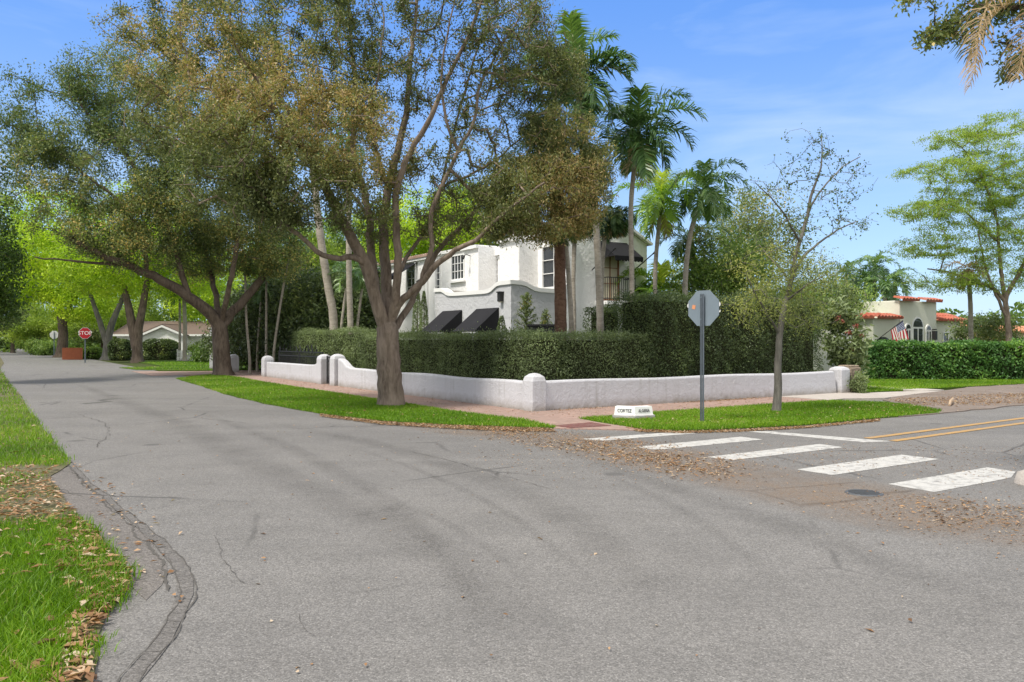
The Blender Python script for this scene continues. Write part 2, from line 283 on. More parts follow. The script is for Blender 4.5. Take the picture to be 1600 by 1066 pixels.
class MB:
    def __init__(s): s.v, s.f, s.mi, s.cur = [], [], [], 0
    def add(s, v, f):
        n = len(s.v); s.v += [tuple(map(float, p)) for p in v]; s.f += [tuple(n + i for i in q) for q in f]; s.mi += [s.cur] * len(f); return s
    def hexa(s, p):   # 8 points: bottom 4 ccw, top 4
        return s.add(p, [(3, 2, 1, 0), (4, 5, 6, 7), (0, 1, 5, 4), (1, 2, 6, 5), (2, 3, 7, 6), (3, 0, 4, 7)])
    def sbox(s, a0, a1, b0, b1, z0, z1):
        q = [S(a0, b0), S(a1, b0), S(a1, b1), S(a0, b1)]
        return s.hexa([(*p, z0) for p in q] + [(*p, z1) for p in q])
    def prism(s, poly, ext):
        poly = [np.array(p, float) for p in poly]; e = np.array(ext, float); n = len(poly)
        return s.add(poly + [p + e for p in poly], [tuple(range(n))[::-1], tuple(range(n, 2 * n))] + [(i, (i + 1) % n, n + (i + 1) % n, n + i) for i in range(n)])
    def bar(s, p, q, w, h=None):
        p, q = np.array(p, float), np.array(q, float); d = (q - p) / np.linalg.norm(q - p); h = h or w
        up = np.array((0, 0, 1.)) if abs(d[2]) < .95 else np.array((1., 0, 0)); x = np.cross(d, up); x /= np.linalg.norm(x); y = np.cross(x, d)
        c = [x * w / 2 * i + y * h / 2 * j for i, j in ((-1, -1), (1, -1), (1, 1), (-1, 1))]
        return s.hexa([p + k for k in c] + [q + k for k in c])
    def tube(s, pts, r, n=10, cap=True):
        pts = [np.array(p, float) for p in pts]; r = [r] * len(pts) if np.isscalar(r) else r; V_, F_ = [], []
        d0 = pts[1] - pts[0]; x = np.cross(d0, (0, 0, 1.) if abs(d0[2]) < .9 * np.linalg.norm(d0) else (1., 0, 0))
        for i, p in enumerate(pts):
            d = pts[min(i + 1, len(pts) - 1)] - pts[max(i - 1, 0)]; d /= np.linalg.norm(d) + 1e-9
            x = x - d * (x @ d); x /= np.linalg.norm(x) + 1e-9; y = np.cross(d, x)
            for k in range(n): t = 2 * math.pi * k / n; V_.append(p + r[i] * (x * math.cos(t) + y * math.sin(t)))
        for i in range(len(pts) - 1):
            for k in range(n): F_.append((i * n + k, i * n + (k + 1) % n, (i + 1) * n + (k + 1) % n, (i + 1) * n + k))
        if cap: F_ += [tuple(range(n))[::-1], tuple((len(pts) - 1) * n + k for k in range(n))]
        return s.add(V_, F_)
    def build(s, name, mat, parent=None, loc=(0, 0, 0), smooth=False, bevel=0, label=None):
        off = root_loc(parent) if parent is not None else np.array(loc, float)
        me = bpy.data.meshes.new(name); me.from_pydata([tuple(np.array(p) - off) for p in s.v], [], s.f)
        me.polygons.foreach_set('material_index', s.mi)
        if smooth: me.polygons.foreach_set('use_smooth', np.ones(len(s.f), bool))
        me.update(); o = link_mesh(name, me, mat, parent, loc)
        if bevel:
            m = o.modifiers.new('bevel', 'BEVEL'); m.width = bevel; m.segments = 2; m.limit_method = 'ANGLE'
        if label: o['label'] = label
        return o
def slab(name, poly, z, mat, thick=0.03, kind='structure', label=None):
    n = len(poly); area = sum(poly[i][0] * poly[(i + 1) % n][1] - poly[(i + 1) % n][0] * poly[i][1] for i in range(n))
    if area < 0: poly = poly[::-1]
    m = MB(); m.add([(x, y, z) for x, y in poly] + [(x, y, z - thick) for x, y in poly], [tuple(range(n))] + [(i, n + i, n + (i + 1) % n, (i + 1) % n) for i in range(n)])
    o = m.build(name, mat); o['kind'] = kind
    if label: o['label'] = label
    return o
def rough(poly, amp=.05, step=.25, seed=0):
    out = []; n = len(poly)
    for i in range(n):
        p, q = np.array(poly[i], float), np.array(poly[(i + 1) % n], float); d = np.linalg.norm(q - p); far = min(np.hypot(*p), np.hypot(*q))
        m = 1 if far > 60 or d > 60 else max(1, int(d / (step if far < 14 else step * 2.5)))
        for k in range(m): out.append(p + (q - p) * k / m)
    o = np.array(out); t = np.concatenate([o, 0 * o[:, :1]], 1)
    o = o + amp * np.stack([vnoise(t, 3.1, seed) + .6 * vnoise(t, 9, seed + 1), vnoise(t, 3.3, seed + 2) + .6 * vnoise(t, 8, seed + 3)], 1)
    return [tuple(p) for p in o]
def in_poly(x, y, poly):
    r = np.zeros(len(x), bool); n = len(poly)
    for i in range(n):
        x0, y0 = poly[i]; x1, y1 = poly[(i + 1) % n]
        if y0 == y1: continue
        c = ((y0 > y) != (y1 > y)) & (x < (x1 - x0) * (y - y0) / (y1 - y0) + x0); r ^= c
    return r
def scatter(poly, n, near=0.0):
    p = np.array(poly); lo, hi = p.min(0), p.max(0); X, Y = [], []; tot = 0
    while tot < n:
        x = rng.uniform(lo[0], hi[0], n * 2); y = rng.uniform(lo[1], hi[1], n * 2); k = in_poly(x, y, poly)
        if near: k &= rng.random(len(x)) < np.minimum(1, (near / np.maximum(np.hypot(x, y), 0.5)) ** 2)
        X.append(x[k]); Y.append(y[k]); tot += k.sum()
    return np.concatenate(X)[:n], np.concatenate(Y)[:n]
def norm(a): return a / (np.linalg.norm(a, axis=-1, keepdims=True) + 1e-9)
def vnoise(p, s, seed=0):
    r = np.random.default_rng(seed); out = np.zeros(len(p))
    for k in range(5):
        d = norm(r.normal(size=3)); out += np.sin(p @ d * s * (0.7 + 0.35 * k) + r.uniform(0, 6.28)) / 1.6
    return np.clip(out / 2.2, -1, 1)
def leaf_quads(c, length, width, up=0.4, droop=0.0, r=rng):
    n = len(c); ax = norm(r.normal(size=(n, 3)) - np.array((0, 0, droop))); nn = norm(r.normal(size=(n, 3)) + np.array((0, 0, up * 2)))
    sd_ = norm(np.cross(ax, nn)); nn = np.cross(sd_, ax); L = (length * r.uniform(0.65, 1.25, n))[:, None]; w = (width * r.uniform(0.7, 1.2, n))[:, None]
    v = np.stack([c - ax * L / 2, c + sd_ * w / 2 + nn * w * 0.18 - ax * L * 0.05, c + ax * L / 2, c - sd_ * w / 2 + nn * w * 0.18 - ax * L * 0.05], 1).reshape(-1, 3)
    return v, np.arange(4 * n).reshape(-1, 4)
def tintof(c, n, s=0.9, amt=0.3, seed=0, base=0.45, rnd=0.16):
    return np.clip(base + amt * vnoise(c, s, seed) + rng.normal(0, rnd, n), 0, 1)

# ------------------------------------------------------------------ trees
def spline(pts, step):
    pts = np.array(pts, float); out = [pts[0]]
    q = np.vstack([2 * pts[0] - pts[1], pts, 2 * pts[-1] - pts[-2]])
    for i in range(len(pts) - 1):
        p0, p1, p2, p3 = q[i:i + 4]; m = max(2, int(np.linalg.norm(p2 - p1) / step) + 1)
        for t in np.linspace(0, 1, m + 1)[1:]:
            out.append(0.5 * ((2 * p1) + (p2 - p0) * t + (2 * p0 - 5 * p1 + 4 * p2 - p3) * t * t + (3 * p1 - p0 - 3 * p2 + p3) * t ** 3))
    return np.array(out)
class Tree:
    def __init__(s, seed=0):
        s.r = np.random.default_rng(seed); s.p = np.zeros((60000, 3)); s.par = np.full(60000, -1, int); s.rad = np.zeros(60000); s.n = 0; s.tips = []
    def node(s, p, par, rad=0.0):
        s.p[s.n] = p; s.par[s.n] = par; s.rad[s.n] = rad; s.n += 1; return s.n - 1
    def limb(s, pts, r0, r1, step=0.35, wob=0.012):
        c = spline(pts, step); rr = np.linspace(r0, r1, len(c)); 
        if s.n == 0: k, st = s.node(c[0], -1, r0), 1
        else: k, st = int(np.argmin(((s.p[:s.n] - c[0]) ** 2).sum(1))), 1
        for i in range(st, len(c)):
            k = s.node(c[i] + s.r.normal(0, wob, 3) * min(1, i / 3), k, rr[i])
        return s
    def fill(s, targets, step=0.4, zmin=0, jit=0.06, up=0.25, pen=0.0):
        if len(targets) == 0: return s
        d0 = np.min(((targets[:, None, :] - s.p[None, :s.n:4]) ** 2).sum(2), 1); order = np.argsort(d0 * s.r.uniform(0.6, 1.4, len(d0)))
        for i in order:
            t = targets[i]; d = ((s.p[:s.n] - t) ** 2).sum(1); d[s.p[:s.n, 2] < zmin] += 1e4
            if pen: d = d + pen * np.maximum(0, s.p[:s.n, 2] - t[2]) ** 2
            k = int(np.argmin(d)); a = s.p[k].copy(); D = math.sqrt(((a - t) ** 2).sum()); m = max(1, int(D / step + 0.5))
            if s.par[k] >= 0: fwd = norm(s.p[k] - s.p[s.par[k]])
            else: fwd = np.array((0, 0, 1.))
            mid = (a + t) / 2 + fwd * D * 0.18 + np.array((0, 0, up * D * 0.3))
            for j in range(1, m + 1):
                u = j / m; q = (1 - u) ** 2 * a + 2 * u * (1 - u) * mid + u * u * t
                if j < m: q = q + s.r.normal(0, jit, 3)
                k = s.node(q, k)
            s.tips.append(k)
        return s
    def finish(s, twig=0.007, pw=2.4):
        n = s.n; acc = np.zeros(n); hasc = np.zeros(n, bool); hasc[s.par[1:n]] = True; own = s.rad[:n].copy()
        for i in range(n - 1, -1, -1):
            r = twig if not hasc[i] else acc[i] ** (1 / pw)
            r = own[i] if own[i] > 0 else r
            s.rad[i] = r
            if s.par[i] >= 0: acc[s.par[i]] += r ** pw
        # grown chains never thicker than the node they leave
        for i in range(1, n):
            s.rad[i] = min(s.rad[i], s.rad[s.par[i]] * 0.95 if own[i] == 0 else s.rad[i])
        return s
    def wood(s, name, mat, parent, flare=0, nmax=14):
        n = s.n; best = np.full(n, -1, int); br = np.zeros(n)
        for i in range(1, n):
            if s.rad[i] >= br[s.par[i]]: br[s.par[i]] = s.rad[i]; best[s.par[i]] = i
        Vs, Fs, off = [], [], 0
        for i in range(n):
            if i and best[s.par[i]] == i: continue
            ch = [i] if i == 0 else [s.par[i], i]; k = i
            while best[k] >= 0: k = best[k]; ch.append(k)
            if len(ch) < 2: continue
            p = s.p[ch]; r = s.rad[ch].copy()
            if i: r[0] = min(r[0], r[1] * 1.15)
            m = 3 if r[0] < 0.02 else 5 if r[0] < 0.07 else 8 if r[0] < 0.16 else nmax
            d = np.gradient(p, axis=0); d = norm(d); x = norm(np.cross(d[0], (0.3, 1, 0.2) if abs(d[0][1]) < .9 else (1, 0, 0.2)))
            th = np.arange(m) * 2 * math.pi / m; rings = []
            for j in range(len(p)):
                x = x - d[j] * (x @ d[j]); x = x / (np.linalg.norm(x) + 1e-9); y = np.cross(d[j], x)
                rr = r[j] * (1 + (0.06 * np.sin(th * 3 + j * 0.04 + i) + 0.045 * np.sin(th * 5 - j * 0.06) if m >= 8 else 0 * th))
                if flare and i == 0:
                    z = p[j][2] - p[0][2]; rr = rr * (1 + flare * math.exp(-z / 0.2) * (1 + 0.35 * np.sin(th * 5 + 1)))
                rings.append(p[j] + rr[:, None] * (np.cos(th)[:, None] * x + np.sin(th)[:, None] * y))
            Vs.append(np.vstack(rings)); L = len(p)
            jj, kk = np.meshgrid(np.arange(L - 1), np.arange(m), indexing='ij'); k2 = (kk + 1) % m
            Fs.append(np.stack([jj * m + kk, jj * m + k2, (jj + 1) * m + k2, (jj + 1) * m + kk], -1).reshape(-1, 4) + off); off += L * m
        return np_mesh(name, np.vstack(Vs), np.vstack(Fs), mat, parent, smooth=True)
    def leaves(s, name, mat, parent, per, spread, length, width, up=0.4, droop=0.0, seed=1, base=0.45, amt=0.3, sc=0.9, flat=1.0, tips=None, back=2):
        r = s.r; t = np.array(s.tips if tips is None else tips); pars = [t]
        for _ in range(back): pars.append(np.where(s.par[pars[-1]] >= 0, s.par[pars[-1]], pars[-1]))
        cs = []
        cnt = r.poisson(per, len(t)); idx = np.repeat(np.arange(len(t)), cnt)
        pk = r.integers(0, back + 1, len(idx)); src = np.stack(pars)[pk, idx]
        c = s.p[src] + r.normal(0, spread, (len(idx), 3)) * np.array((1, 1, flat))
        v, f = leaf_quads(c, length, width, up, droop, r)
        return np_mesh(name, v, f, mat, parent, tint=tintof(c, len(c), sc, amt, seed, base))
def blob(px, py, dY, rx, ry, rz, n, Y0, r, shell=0.35):
    c = np.array(P(px, py, Y0 + dY)); d = norm(r.normal(size=(n, 3))); k = (shell + (1 - shell) * r.random(n)) ** 0.6
    return c + d * k[:, None] * np.array((rx, ry, rz))
def PX(Y, *pts): return [P(x, y, Y + (dz[0] if dz else 0)) for x, y, *dz in pts]

def blobtree(name, label, px, Y, trunk_px, blobs, leafm, barkm, r0, per, spread, llen, lw, seed, group=None, z0=0.0, up=0.4, droop=0, amt=0.3, base=0.45, limbs=(), step=0.5, flat=1.0, cat='tree', zfrac=0.5, sc=0.9, pen=0.0, rtip=0.3):
    T = Tree(seed); x, y = (px - 800) / FPX * Y, Y
    root = thing(name, label, cat, (x, y, z0), group)
    pts = [(x, y, z0 - 0.1)] + [P(a, b, Y + (d[0] if d else 0)) for a, b, *d in trunk_px]
    T.limb(pts, r0, r0 * rtip, 0.3 if Y < 50 else 0.5)
    for pl, ra, rb in limbs: T.limb([P(a, b, Y + (d[0] if d else 0)) for a, b, *d in pl], ra, rb, 0.35)
    tg = np.vstack([blob(*b, Y, T.r) for b in blobs])
    T.fill(tg, step, zmin=z0 + (pts[-1][2] - z0) * zfrac, pen=pen); T.finish()
    T.wood('trunk', barkm, root, flare=0.45); T.leaves('crown', leafm, root, per, spread, llen, lw, up, droop, seed, base, amt, sc, flat)
    return root

# ================================================================== the ground, the roads and their paint
slab('ground', [(-1500, -300), (1500, -300), (1500, 2500), (-1500, 2500)], -0.06, 'earth', 0.5)
def SP(*ab_): return [S(a, b) for a, b in ab_]
road = slab('road', SP((-60, -13), (260, -13), (260, -3.2), (-2.5, -3.2), (-2.5, 120), (-24, 120), (-24, -3.2), (-60, -3.2)), 0.0, 'asphalt', 0.3)
# lawns and verges
verge = [G(0, 578), G(30, 620), G(70, 674), G(108, 724), G(92, 735), G(72, 745), G(88, 765), G(104, 790), G(128, 815), G(150, 840), G(185, 885), G(203, 908), G(196, 935),
         G(165, 965), G(152, 1000), G(138, 1040), (-2.16, 4.0), (-2.0, 3.0), (-2.0, 1), (-14, 1), (-60, 60), S(260, -22), S(260, -10.6), S(60, -10.6)]
slab('grass_verge', rough(verge, .06), 0.016, 'verge_soil', 0.2)
strip_l = [G(275, 592), G(312, 603), G(350, 616), G(412, 631), G(500, 647), G(600, 659), G(700, 664.5), G(800, 668), G(850, 669.5), G(868, 669.5), G(820, 658), G(760, 651)] + \
          [S(1.0, -1.85), S(4, -1.8), S(9, -1.75), S(14, -1.75), S(19, -1.65), S(23, -1.4), S(27.3, -1.7)]
slab('grass_strip', rough(strip_l, .05), 0.028, 'lawn_soil', 0.2)
strip_r = [G(908, 655.5), G(935, 661), G(975, 667), G(1010, 672.5), G(1060, 674), G(1100, 673), G(1150, 671), G(1262, 665), G(1375, 654), G(1460, 647), S(-5.65, 8.6), S(-4.4, 9.5), S(-3.4, 9.8), S(-2.2, 9.3), S(-2.0, 8.5), S(-2.05, 5), S(-2.1, 2.2), S(-2.3, 0.8)]
slab('grass_strip', rough(strip_r, .05), 0.028, 'lawn_soil', 0.2)
dirt = [G(1400, 652), G(1384, 626), G(1392, 621), G(1440, 616), G(1466, 612), G(1512, 606), G(1600, 601), G(1800, 599), (45, 33), (45, 24), G(1900, 625), G(1600, 633.5), G(1480, 646)]
slab('dirt_driveway', rough(dirt, .12), 0.025, 'dirt', 0.15)
# sidewalks
slab('sidewalk', SP((27.6, 0.6), (27.6, -1.66), (19, -1.6), (9, -1.7), (1.0, -1.8)) + [G(760, 651), G(820, 658), G(868, 670.5), G(1005, 673.5), G(975, 667.5), G(935, 661.5), G(908, 656)] +
     SP((-2.25, 0.8), (-2.05, 2.2), (-2.0, 5), (-1.95, 9.3), (0.6, 9.3), (0.6, 0.6)), 0.022, 'pavers', 0.1)
slab('sidewalk', [S(-1.95, 9.32), G(1319, 624.5), G(1384, 623.3), G(1440, 616), G(1475, 612), G(1400, 613.5), G(1346, 615.5), S(.6, 13.0), S(.6, 9.32)], 0.034, 'concrete', 0.1)
slab('tactile_pad', [G(866, 667), G(924, 662), G(955, 667.3), G(891, 671)], 0.032, 'pavers_red', 0.012)
slab('driveway', [G(220, 575.5), G(300, 593), G(272, 592), G(340, 588)] and SP((27.5, -4.6), (27.5, -1.7), (27.6, 12), (31.5, 12), (32.5, -1.5), (34.5, -4.6)), 0.016, 'pavers', 0.1)
# front gardens
slab('lawn', SP((0.6, 0.3), (0.6, 12.4), (26, 12.4), (26, 0.3)), 0.02, 'lawn_soil', 0.1)
lawn_r = [G(1330, 612), G(1346, 614), G(1408, 611.3), G(1450, 608.3), G(1512, 605), G(1600, 600.5), G(1800, 598), (60, 33), (70, 60), (18, 60), S(1.0, 13.0)]
slab('lawn', lawn_r, 0.03, 'lawn_soil', 0.1)
slab('lawn', SP((33.5, -1.2), (37, -4.0), (41.5, -4.4), (41.5, -1.4), (62, -1.0), (62, 25), (33, 25), (32.7, 0)), 0.03, 'lawn_soil', 0.1)
slab('garden_path', [G(1338, 602.5), G(1390, 606), G(1440, 609), G(1475, 611), G(1440, 613), G(1385, 609.3), G(1338, 604.8)], 0.045, 'concrete', 0.05)
slab('lawn', SP((-60, 2.2), (-13.2, 2.2), (-11.9, 3.5), (-11.9, 40), (-60, 40)), 0.05, 'lawn_soil', 0.2)
# edge apron of old asphalt beside the verge
slab('road_apron', rough([G(112, 728), G(150, 775), G(185, 800), G(230, 845), G(258, 880), G(266, 915), G(240, 940), G(205, 912), G(180, 885), G(150, 842), G(105, 795), G(70, 752), G(60, 744), G(95, 733)], .06), 0.005, 'apron', 0.1)
def poly_sheet(name, px_poly, mat, z=0.006): return slab(name, [G(x, y) for x, y in px_poly], z, mat, 0.004)
for q in ([(908, 686.5), (942, 689), (1088, 677.5), (1055, 675.5)], [(992, 699), (1027, 703.5), (1192, 687.3), (1158, 683)], [(1106, 714.5), (1145, 719.5), (1318, 699.5), (1281, 694.3)],
          [(1246, 734), (1300, 743), (1467, 718), (1408, 711)], [(1388, 757), (1460, 769.5), (1560, 751), (1580, 746.5), (1587, 737.5), (1543, 731)]):
    poly_sheet('crosswalk_marking', q, 'road_white')
poly_sheet('stop_line', [(1163, 674), (1350, 691.3), (1392, 690), (1200, 674.2)], 'road_white', 0.005)
for off in (-0.24, 0.24):
    p0, p1 = ab(*G(1375, 687.5)), ab(*G(1600, 657.5)); d = np.array(p1) - np.array(p0); d /= np.linalg.norm(d); nrm = np.array((-d[1], d[0])); e0 = np.array(p0); e1 = e0 + d * 70
    slab('centre_line', [S(*(e0 + nrm * (off - .075))), S(*(e1 + nrm * (off - .075))), S(*(e1 + nrm * (off + .075))), S(*(e0 + nrm * (off + .075)))], 0.009, 'road_yellow', 0.003)
# cracks along the old edge
def crack(px_pts, w0, name='road_crack', wob=0.025, z=0.008):
    c = spline([(*G(x, y), z) for x, y in px_pts], 0.07); n = len(c); c[:, :2] += np.stack([vnoise(c, 5, 31), vnoise(c, 6, 37)], 1) * wob * 1.1 + np.stack([vnoise(c, 17, 41), vnoise(c, 19, 43)], 1) * wob * .45
    d = norm(np.gradient(c, axis=0)); s_ = np.stack([-d[:, 1], d[:, 0], 0 * d[:, 0]], 1); w = (w0 * .5 * rng.uniform(0.15, 1.3, n))[:, None]; w[0] = w[-1] = 0.002
    v = np.vstack([c + s_ * w / 2, c - s_ * w / 2]); i = np.arange(n - 1)
    o = np_mesh(name, v, np.stack([i, i + n, i + n + 1, i + 1], 1), 'crack'); o['kind'] = 'structure'
lineA = [(60, 668), (95, 705), (140, 752), (185, 790), (225, 820), (262, 850), (290, 880), (303, 905), (303, 930), (290, 965), (270, 1000), (240, 1040), (205, 1085)]
lineB = [(60, 676), (90, 708), (130, 752), (172, 790), (208, 820), (240, 850), (266, 882), (279, 907), (279, 932), (266, 965), (243, 1000), (210, 1040), (175, 1085)]
slab('road_patch', rough([G(*q) for q in lineA] + [G(*q) for q in lineB[::-1]], .012, .12), 0.0065, 'apron_dark', 0.05)
crack(lineA, 0.022, wob=.02, z=.0095); crack(lineB, 0.018, wob=.02, z=.0095)
crack([(100, 722), (150, 775), (190, 812), (225, 845), (250, 878), (262, 905), (262, 925)], 0.05, wob=0.04)
for k, (q0, q1) in enumerate(zip(lineA[2:-2], lineB[2:-2])):
    for w in (.2, .5, .8):
        nx0, nx1 = lineA[k + 3], lineB[k + 3]; p = [q0[i] + (nx0[i] - q0[i]) * w for i in (0, 1)]; q = [q1[i] + (nx1[i] - q1[i]) * w for i in (0, 1)]; crack([p, [(p[0] + q[0]) / 2, (p[1] + q[1]) / 2 + 1], q], .009, wob=.01, z=.0095)
crack([(200, 800), (235, 796), (265, 790)], 0.016); crack([(160, 768), (195, 765), (235, 757)], 0.014); crack([(125, 648), (160, 662), (172, 675), (163, 685), (150, 700)], 0.03, wob=0.06)
crack([(62, 742), (90, 735), (118, 742), (128, 748)], 0.05, wob=0.05); crack([(95, 762), (110, 772), (130, 778)], 0.03, wob=.05)
crack([(335, 840), (350, 870), (365, 905), (372, 915)], 0.012, wob=.04); crack([(470, 960), (485, 985), (490, 995)], 0.01, wob=.04); crack([(640, 705), (720, 725), (800, 748), (860, 765)], 0.02, wob=.03)
# utility cover
m = MB(); cx, cy = G(1350, 771); m.add([(cx + .2 * math.cos(t), cy + .2 * math.sin(t), 0.012) for t in np.linspace(0, 2 * math.pi, 33)[:-1]] + [(cx + .215 * math.cos(t), cy + .215 * math.sin(t), 0.0) for t in np.linspace(0, 2 * math.pi, 33)[:-1]],
      [tuple(range(32))] + [(i, 32 + i, 32 + (i + 1) % 32, (i + 1) % 32) for i in range(32)])
for k in range(-3, 4):
    h = math.sqrt(max(0, .17 ** 2 - (k * .045) ** 2)); m.bar((cx - h, cy + k * .045, .014), (cx + h, cy + k * .045, .014), .014, .008)
tag(m.build('utility_cover', 'cover_iron', loc=(cx, cy, 0)), 'round dark iron utility cover set in the asphalt near the crosswalk', 'utility cover')
# kerb nub at the opposite corner
m = MB(); kc = np.array(G(1622, 757)); pts = [kc + np.array((0.24 * math.cos(t), 0.30 * math.sin(t))) for t in np.linspace(0, 6.283, 17)[:-1]]
m.add([(*p, 0) for p in pts] + [(*(kc + (p - kc) * .85), .13) for p in pts] + [(*(kc + (p - kc) * .5), .17) for p in pts], [(i, (i + 1) % 16, 16 + (i + 1) % 16, 16 + i) for i in range(16)] + [(16 + i, 16 + (i + 1) % 16, 32 + (i + 1) % 16, 32 + i) for i in range(16)] + [tuple(range(32, 48))])
tag(m.build('kerb_stone', 'concrete', loc=(*kc, 0), smooth=True), 'pale rounded kerb stone end at the right edge of the asphalt', 'kerb stone')

# grass blades and fallen leaves
def grass(name, polys, label, lean=0.35):
    Vs, Fs, Ts, off = [], [], [], 0
    for poly, n, h, w, near, patch in polys:
        x, y = scatter(poly, n, near)
        if patch:
            q = vnoise(np.stack([x, y, 0 * x], 1), patch[0], 77); k = q > patch[1] - rng.random(len(x)) * .5; x, y = x[k], y[k]
        jt = .0 if n < 20000 and near else 1; x = x + rng.normal(0, .05, len(x)) * jt; y = y + rng.normal(0, .05, len(y)) * jt
        n = len(x); z = np.full(n, .02); hh = h * rng.uniform(.45, 1.25, n); th = rng.uniform(0, 6.283, n); ww = w * rng.uniform(.7, 1.3, n)
        ln = hh * rng.uniform(.1, 1.5, n) * lean * 2; td = rng.uniform(0, 6.283, n)
        b = np.stack([x, y, z], 1); s_ = np.stack([np.cos(th), np.sin(th), 0 * th], 1) * ww[:, None] / 2; l = np.stack([np.cos(td), np.sin(td), 0 * td], 1)
        mid = b + np.stack([0 * x, 0 * x, hh * .6], 1) + l * (ln * .3)[:, None]; tip = b + np.stack([0 * x, 0 * x, hh], 1) + l * ln[:, None]
        v = np.stack([b - s_, b + s_, mid + s_ * .8, mid - s_ * .8, tip], 1).reshape(-1, 3); i = np.arange(n)[:, None] * 5
        f = np.concatenate([i + np.array((0, 1, 2)), i + np.array((0, 2, 3)), i + np.array((3, 2, 4))]) + off
        t = np.clip(.45 + .20 * vnoise(b, 1.7, 3) + .14 * vnoise(b, .55, 8) + rng.normal(0, .18, n) + .35 * (rng.random(n) < .06), 0, 1); hh = hh * (1 + .35 * vnoise(b, 2.3, 12)); Vs.append(v); Fs.append(f); Ts.append(np.tile(t, 3)); off += 5 * n
    o = np_mesh(name, np.vstack(Vs), np.vstack(Fs), 'grass_blade', tint=np.concatenate(Ts)); tag(o, label, None, None, 'stuff')
near_v = [G(70, 674), G(108, 722), G(98, 730), G(-300, 735), G(-900, 740), G(-200, 640), G(30, 620)]
patchy = [G(95, 735), G(72, 745), G(88, 768), G(104, 792), G(128, 818), G(112, 822), (-9.5, 6.6), (-9.5, 11.4)]
front = [G(128, 818), G(150, 842), G(185, 888), G(203, 908), G(190, 932), G(155, 955), G(110, 975), G(80, 1066), (-1.9, 2.6), (-3.4, 2.6), (-8.5, 6.6)]
edge = [G(203, 908), G(196, 935), G(165, 965), G(152, 1000), G(138, 1040), (-2.16, 4.0), (-2.0, 3.0), (-2.6, 3.0), G(60, 1066), G(110, 975), G(165, 945)]
far_v = [G(0, 578), G(30, 620), (-26, 30), (-60, 60), S(150, -16), S(150, -10.6)]
grass('verge_grass', [(near_v, 46000, .075, .008, 13, (1.7, -.75)), (patchy, 16000, .06, .007, 9, (2.2, .15)), (front, 66000, .10, .007, 5, (2.1, -.8)), (edge, 9000, .06, .007, 0, (4, .25)), (far_v, 26000, .09, .02, 40, None)],
      'bright green ragged grass with fallen leaves along the left edge of the road')
grass('strip_grass', [(strip_l, 112000, .06, .011, 22, (1.2, -.85))], 'mown green grass strip under the street trees on the left')
grass('strip_grass', [(strip_r, 84000, .06, .010, 18, (1.1, -.7))], 'mown green grass strip around the stop sign post')
grass('lawn_grass', [([G(1330, 612), G(1346, 614), G(1408, 611.3), G(1450, 608.3), G(1512, 605), G(1600, 600.5), G(1700, 599), (26, 35.6), (14, 36.5), (12.6, 33)], 60000, .06, .016, 0, None), (SP((33.5, -1.2), (37, -4.0), (41.5, -4.4), (41.5, -1.4), (55, -1.0), (55, 10), (33, 10), (32.7, 0)), 16000, .08, .03, 0, None)], 'short green lawn in front of the neighbouring houses')
def litter(name, specs, label):
    Vs, Fs, Ts, off = [], [], [], 0
    for poly, n, L, w, z, near, patch in specs:
        x, y = scatter(poly, n, near)
        if patch: q = vnoise(np.stack([x, y, 0 * x], 1), patch[0], 9) + rng.random(len(x)) * .8; k = q > patch[1]; x, y = x[k], y[k]
        if patch and z < .02: x = x + rng.normal(0, .28, len(x)); y = y + rng.normal(0, .28, len(y))
        c = np.stack([x, y, z + rng.uniform(.004, .02, len(x))], 1); n = len(x); th = rng.uniform(0, 6.283, n); ax = norm(np.stack([np.cos(th), np.sin(th), rng.normal(0, .12, n)], 1)); nn = norm(rng.normal(0, .25, (n, 3)) + (0, 0, 1)); s_ = norm(np.cross(ax, nn))
        l = (L * rng.uniform(.35, 1.0, n) ** 1.6 * 1.7)[:, None]; ww = (w * rng.uniform(.5, 1.4, n))[:, None]; cu = nn * l * .12
        v = np.stack([c - ax * l / 2, c + s_ * ww / 2 + cu, c + ax * l / 2, c - s_ * ww / 2 + cu], 1).reshape(-1, 3); Vs.append(v); Fs.append(np.arange(4 * n).reshape(-1, 4) + off); off += 4 * n; Ts.append(rng.random(n))
    tag(np_mesh(name, np.vstack(Vs), np.vstack(Fs), 'dry_leaf', tint=np.concatenate(Ts)), label, None, None, 'stuff')
band = [G(760, 672), G(900, 676), G(990, 690), G(1120, 718), G(1280, 745), G(1420, 775), G(1600, 792), G(1800, 800), G(1800, 880), G(1600, 850), G(1400, 815), G(1220, 775), G(1060, 740), G(940, 712), G(800, 690)]
band2 = [G(930, 700), G(1000, 704), G(1120, 722), G(1280, 750), G(1230, 765), G(1080, 742), G(960, 716)]
wide = [G(650, 668), G(1100, 690), G(1600, 700), G(1900, 740), G(1900, 960), G(1200, 860), G(800, 740)]
edge_l = [G(500, 648), G(600, 660), G(700, 665.5), G(800, 669), G(862, 671), G(870, 676), G(800, 675), G(700, 671), G(600, 665), G(500, 652)]
edge_r = [G(975, 669), G(1060, 675), G(1150, 672.5), G(1262, 666.5), G(1375, 655.5), G(1375, 659), G(1262, 670), G(1150, 676), G(1060, 678), G(1000, 676)]
roadall = [G(300, 640), G(800, 680), G(1300, 760), (2.6, 3.6), (-2, 3.6), G(330, 900), G(150, 700)]
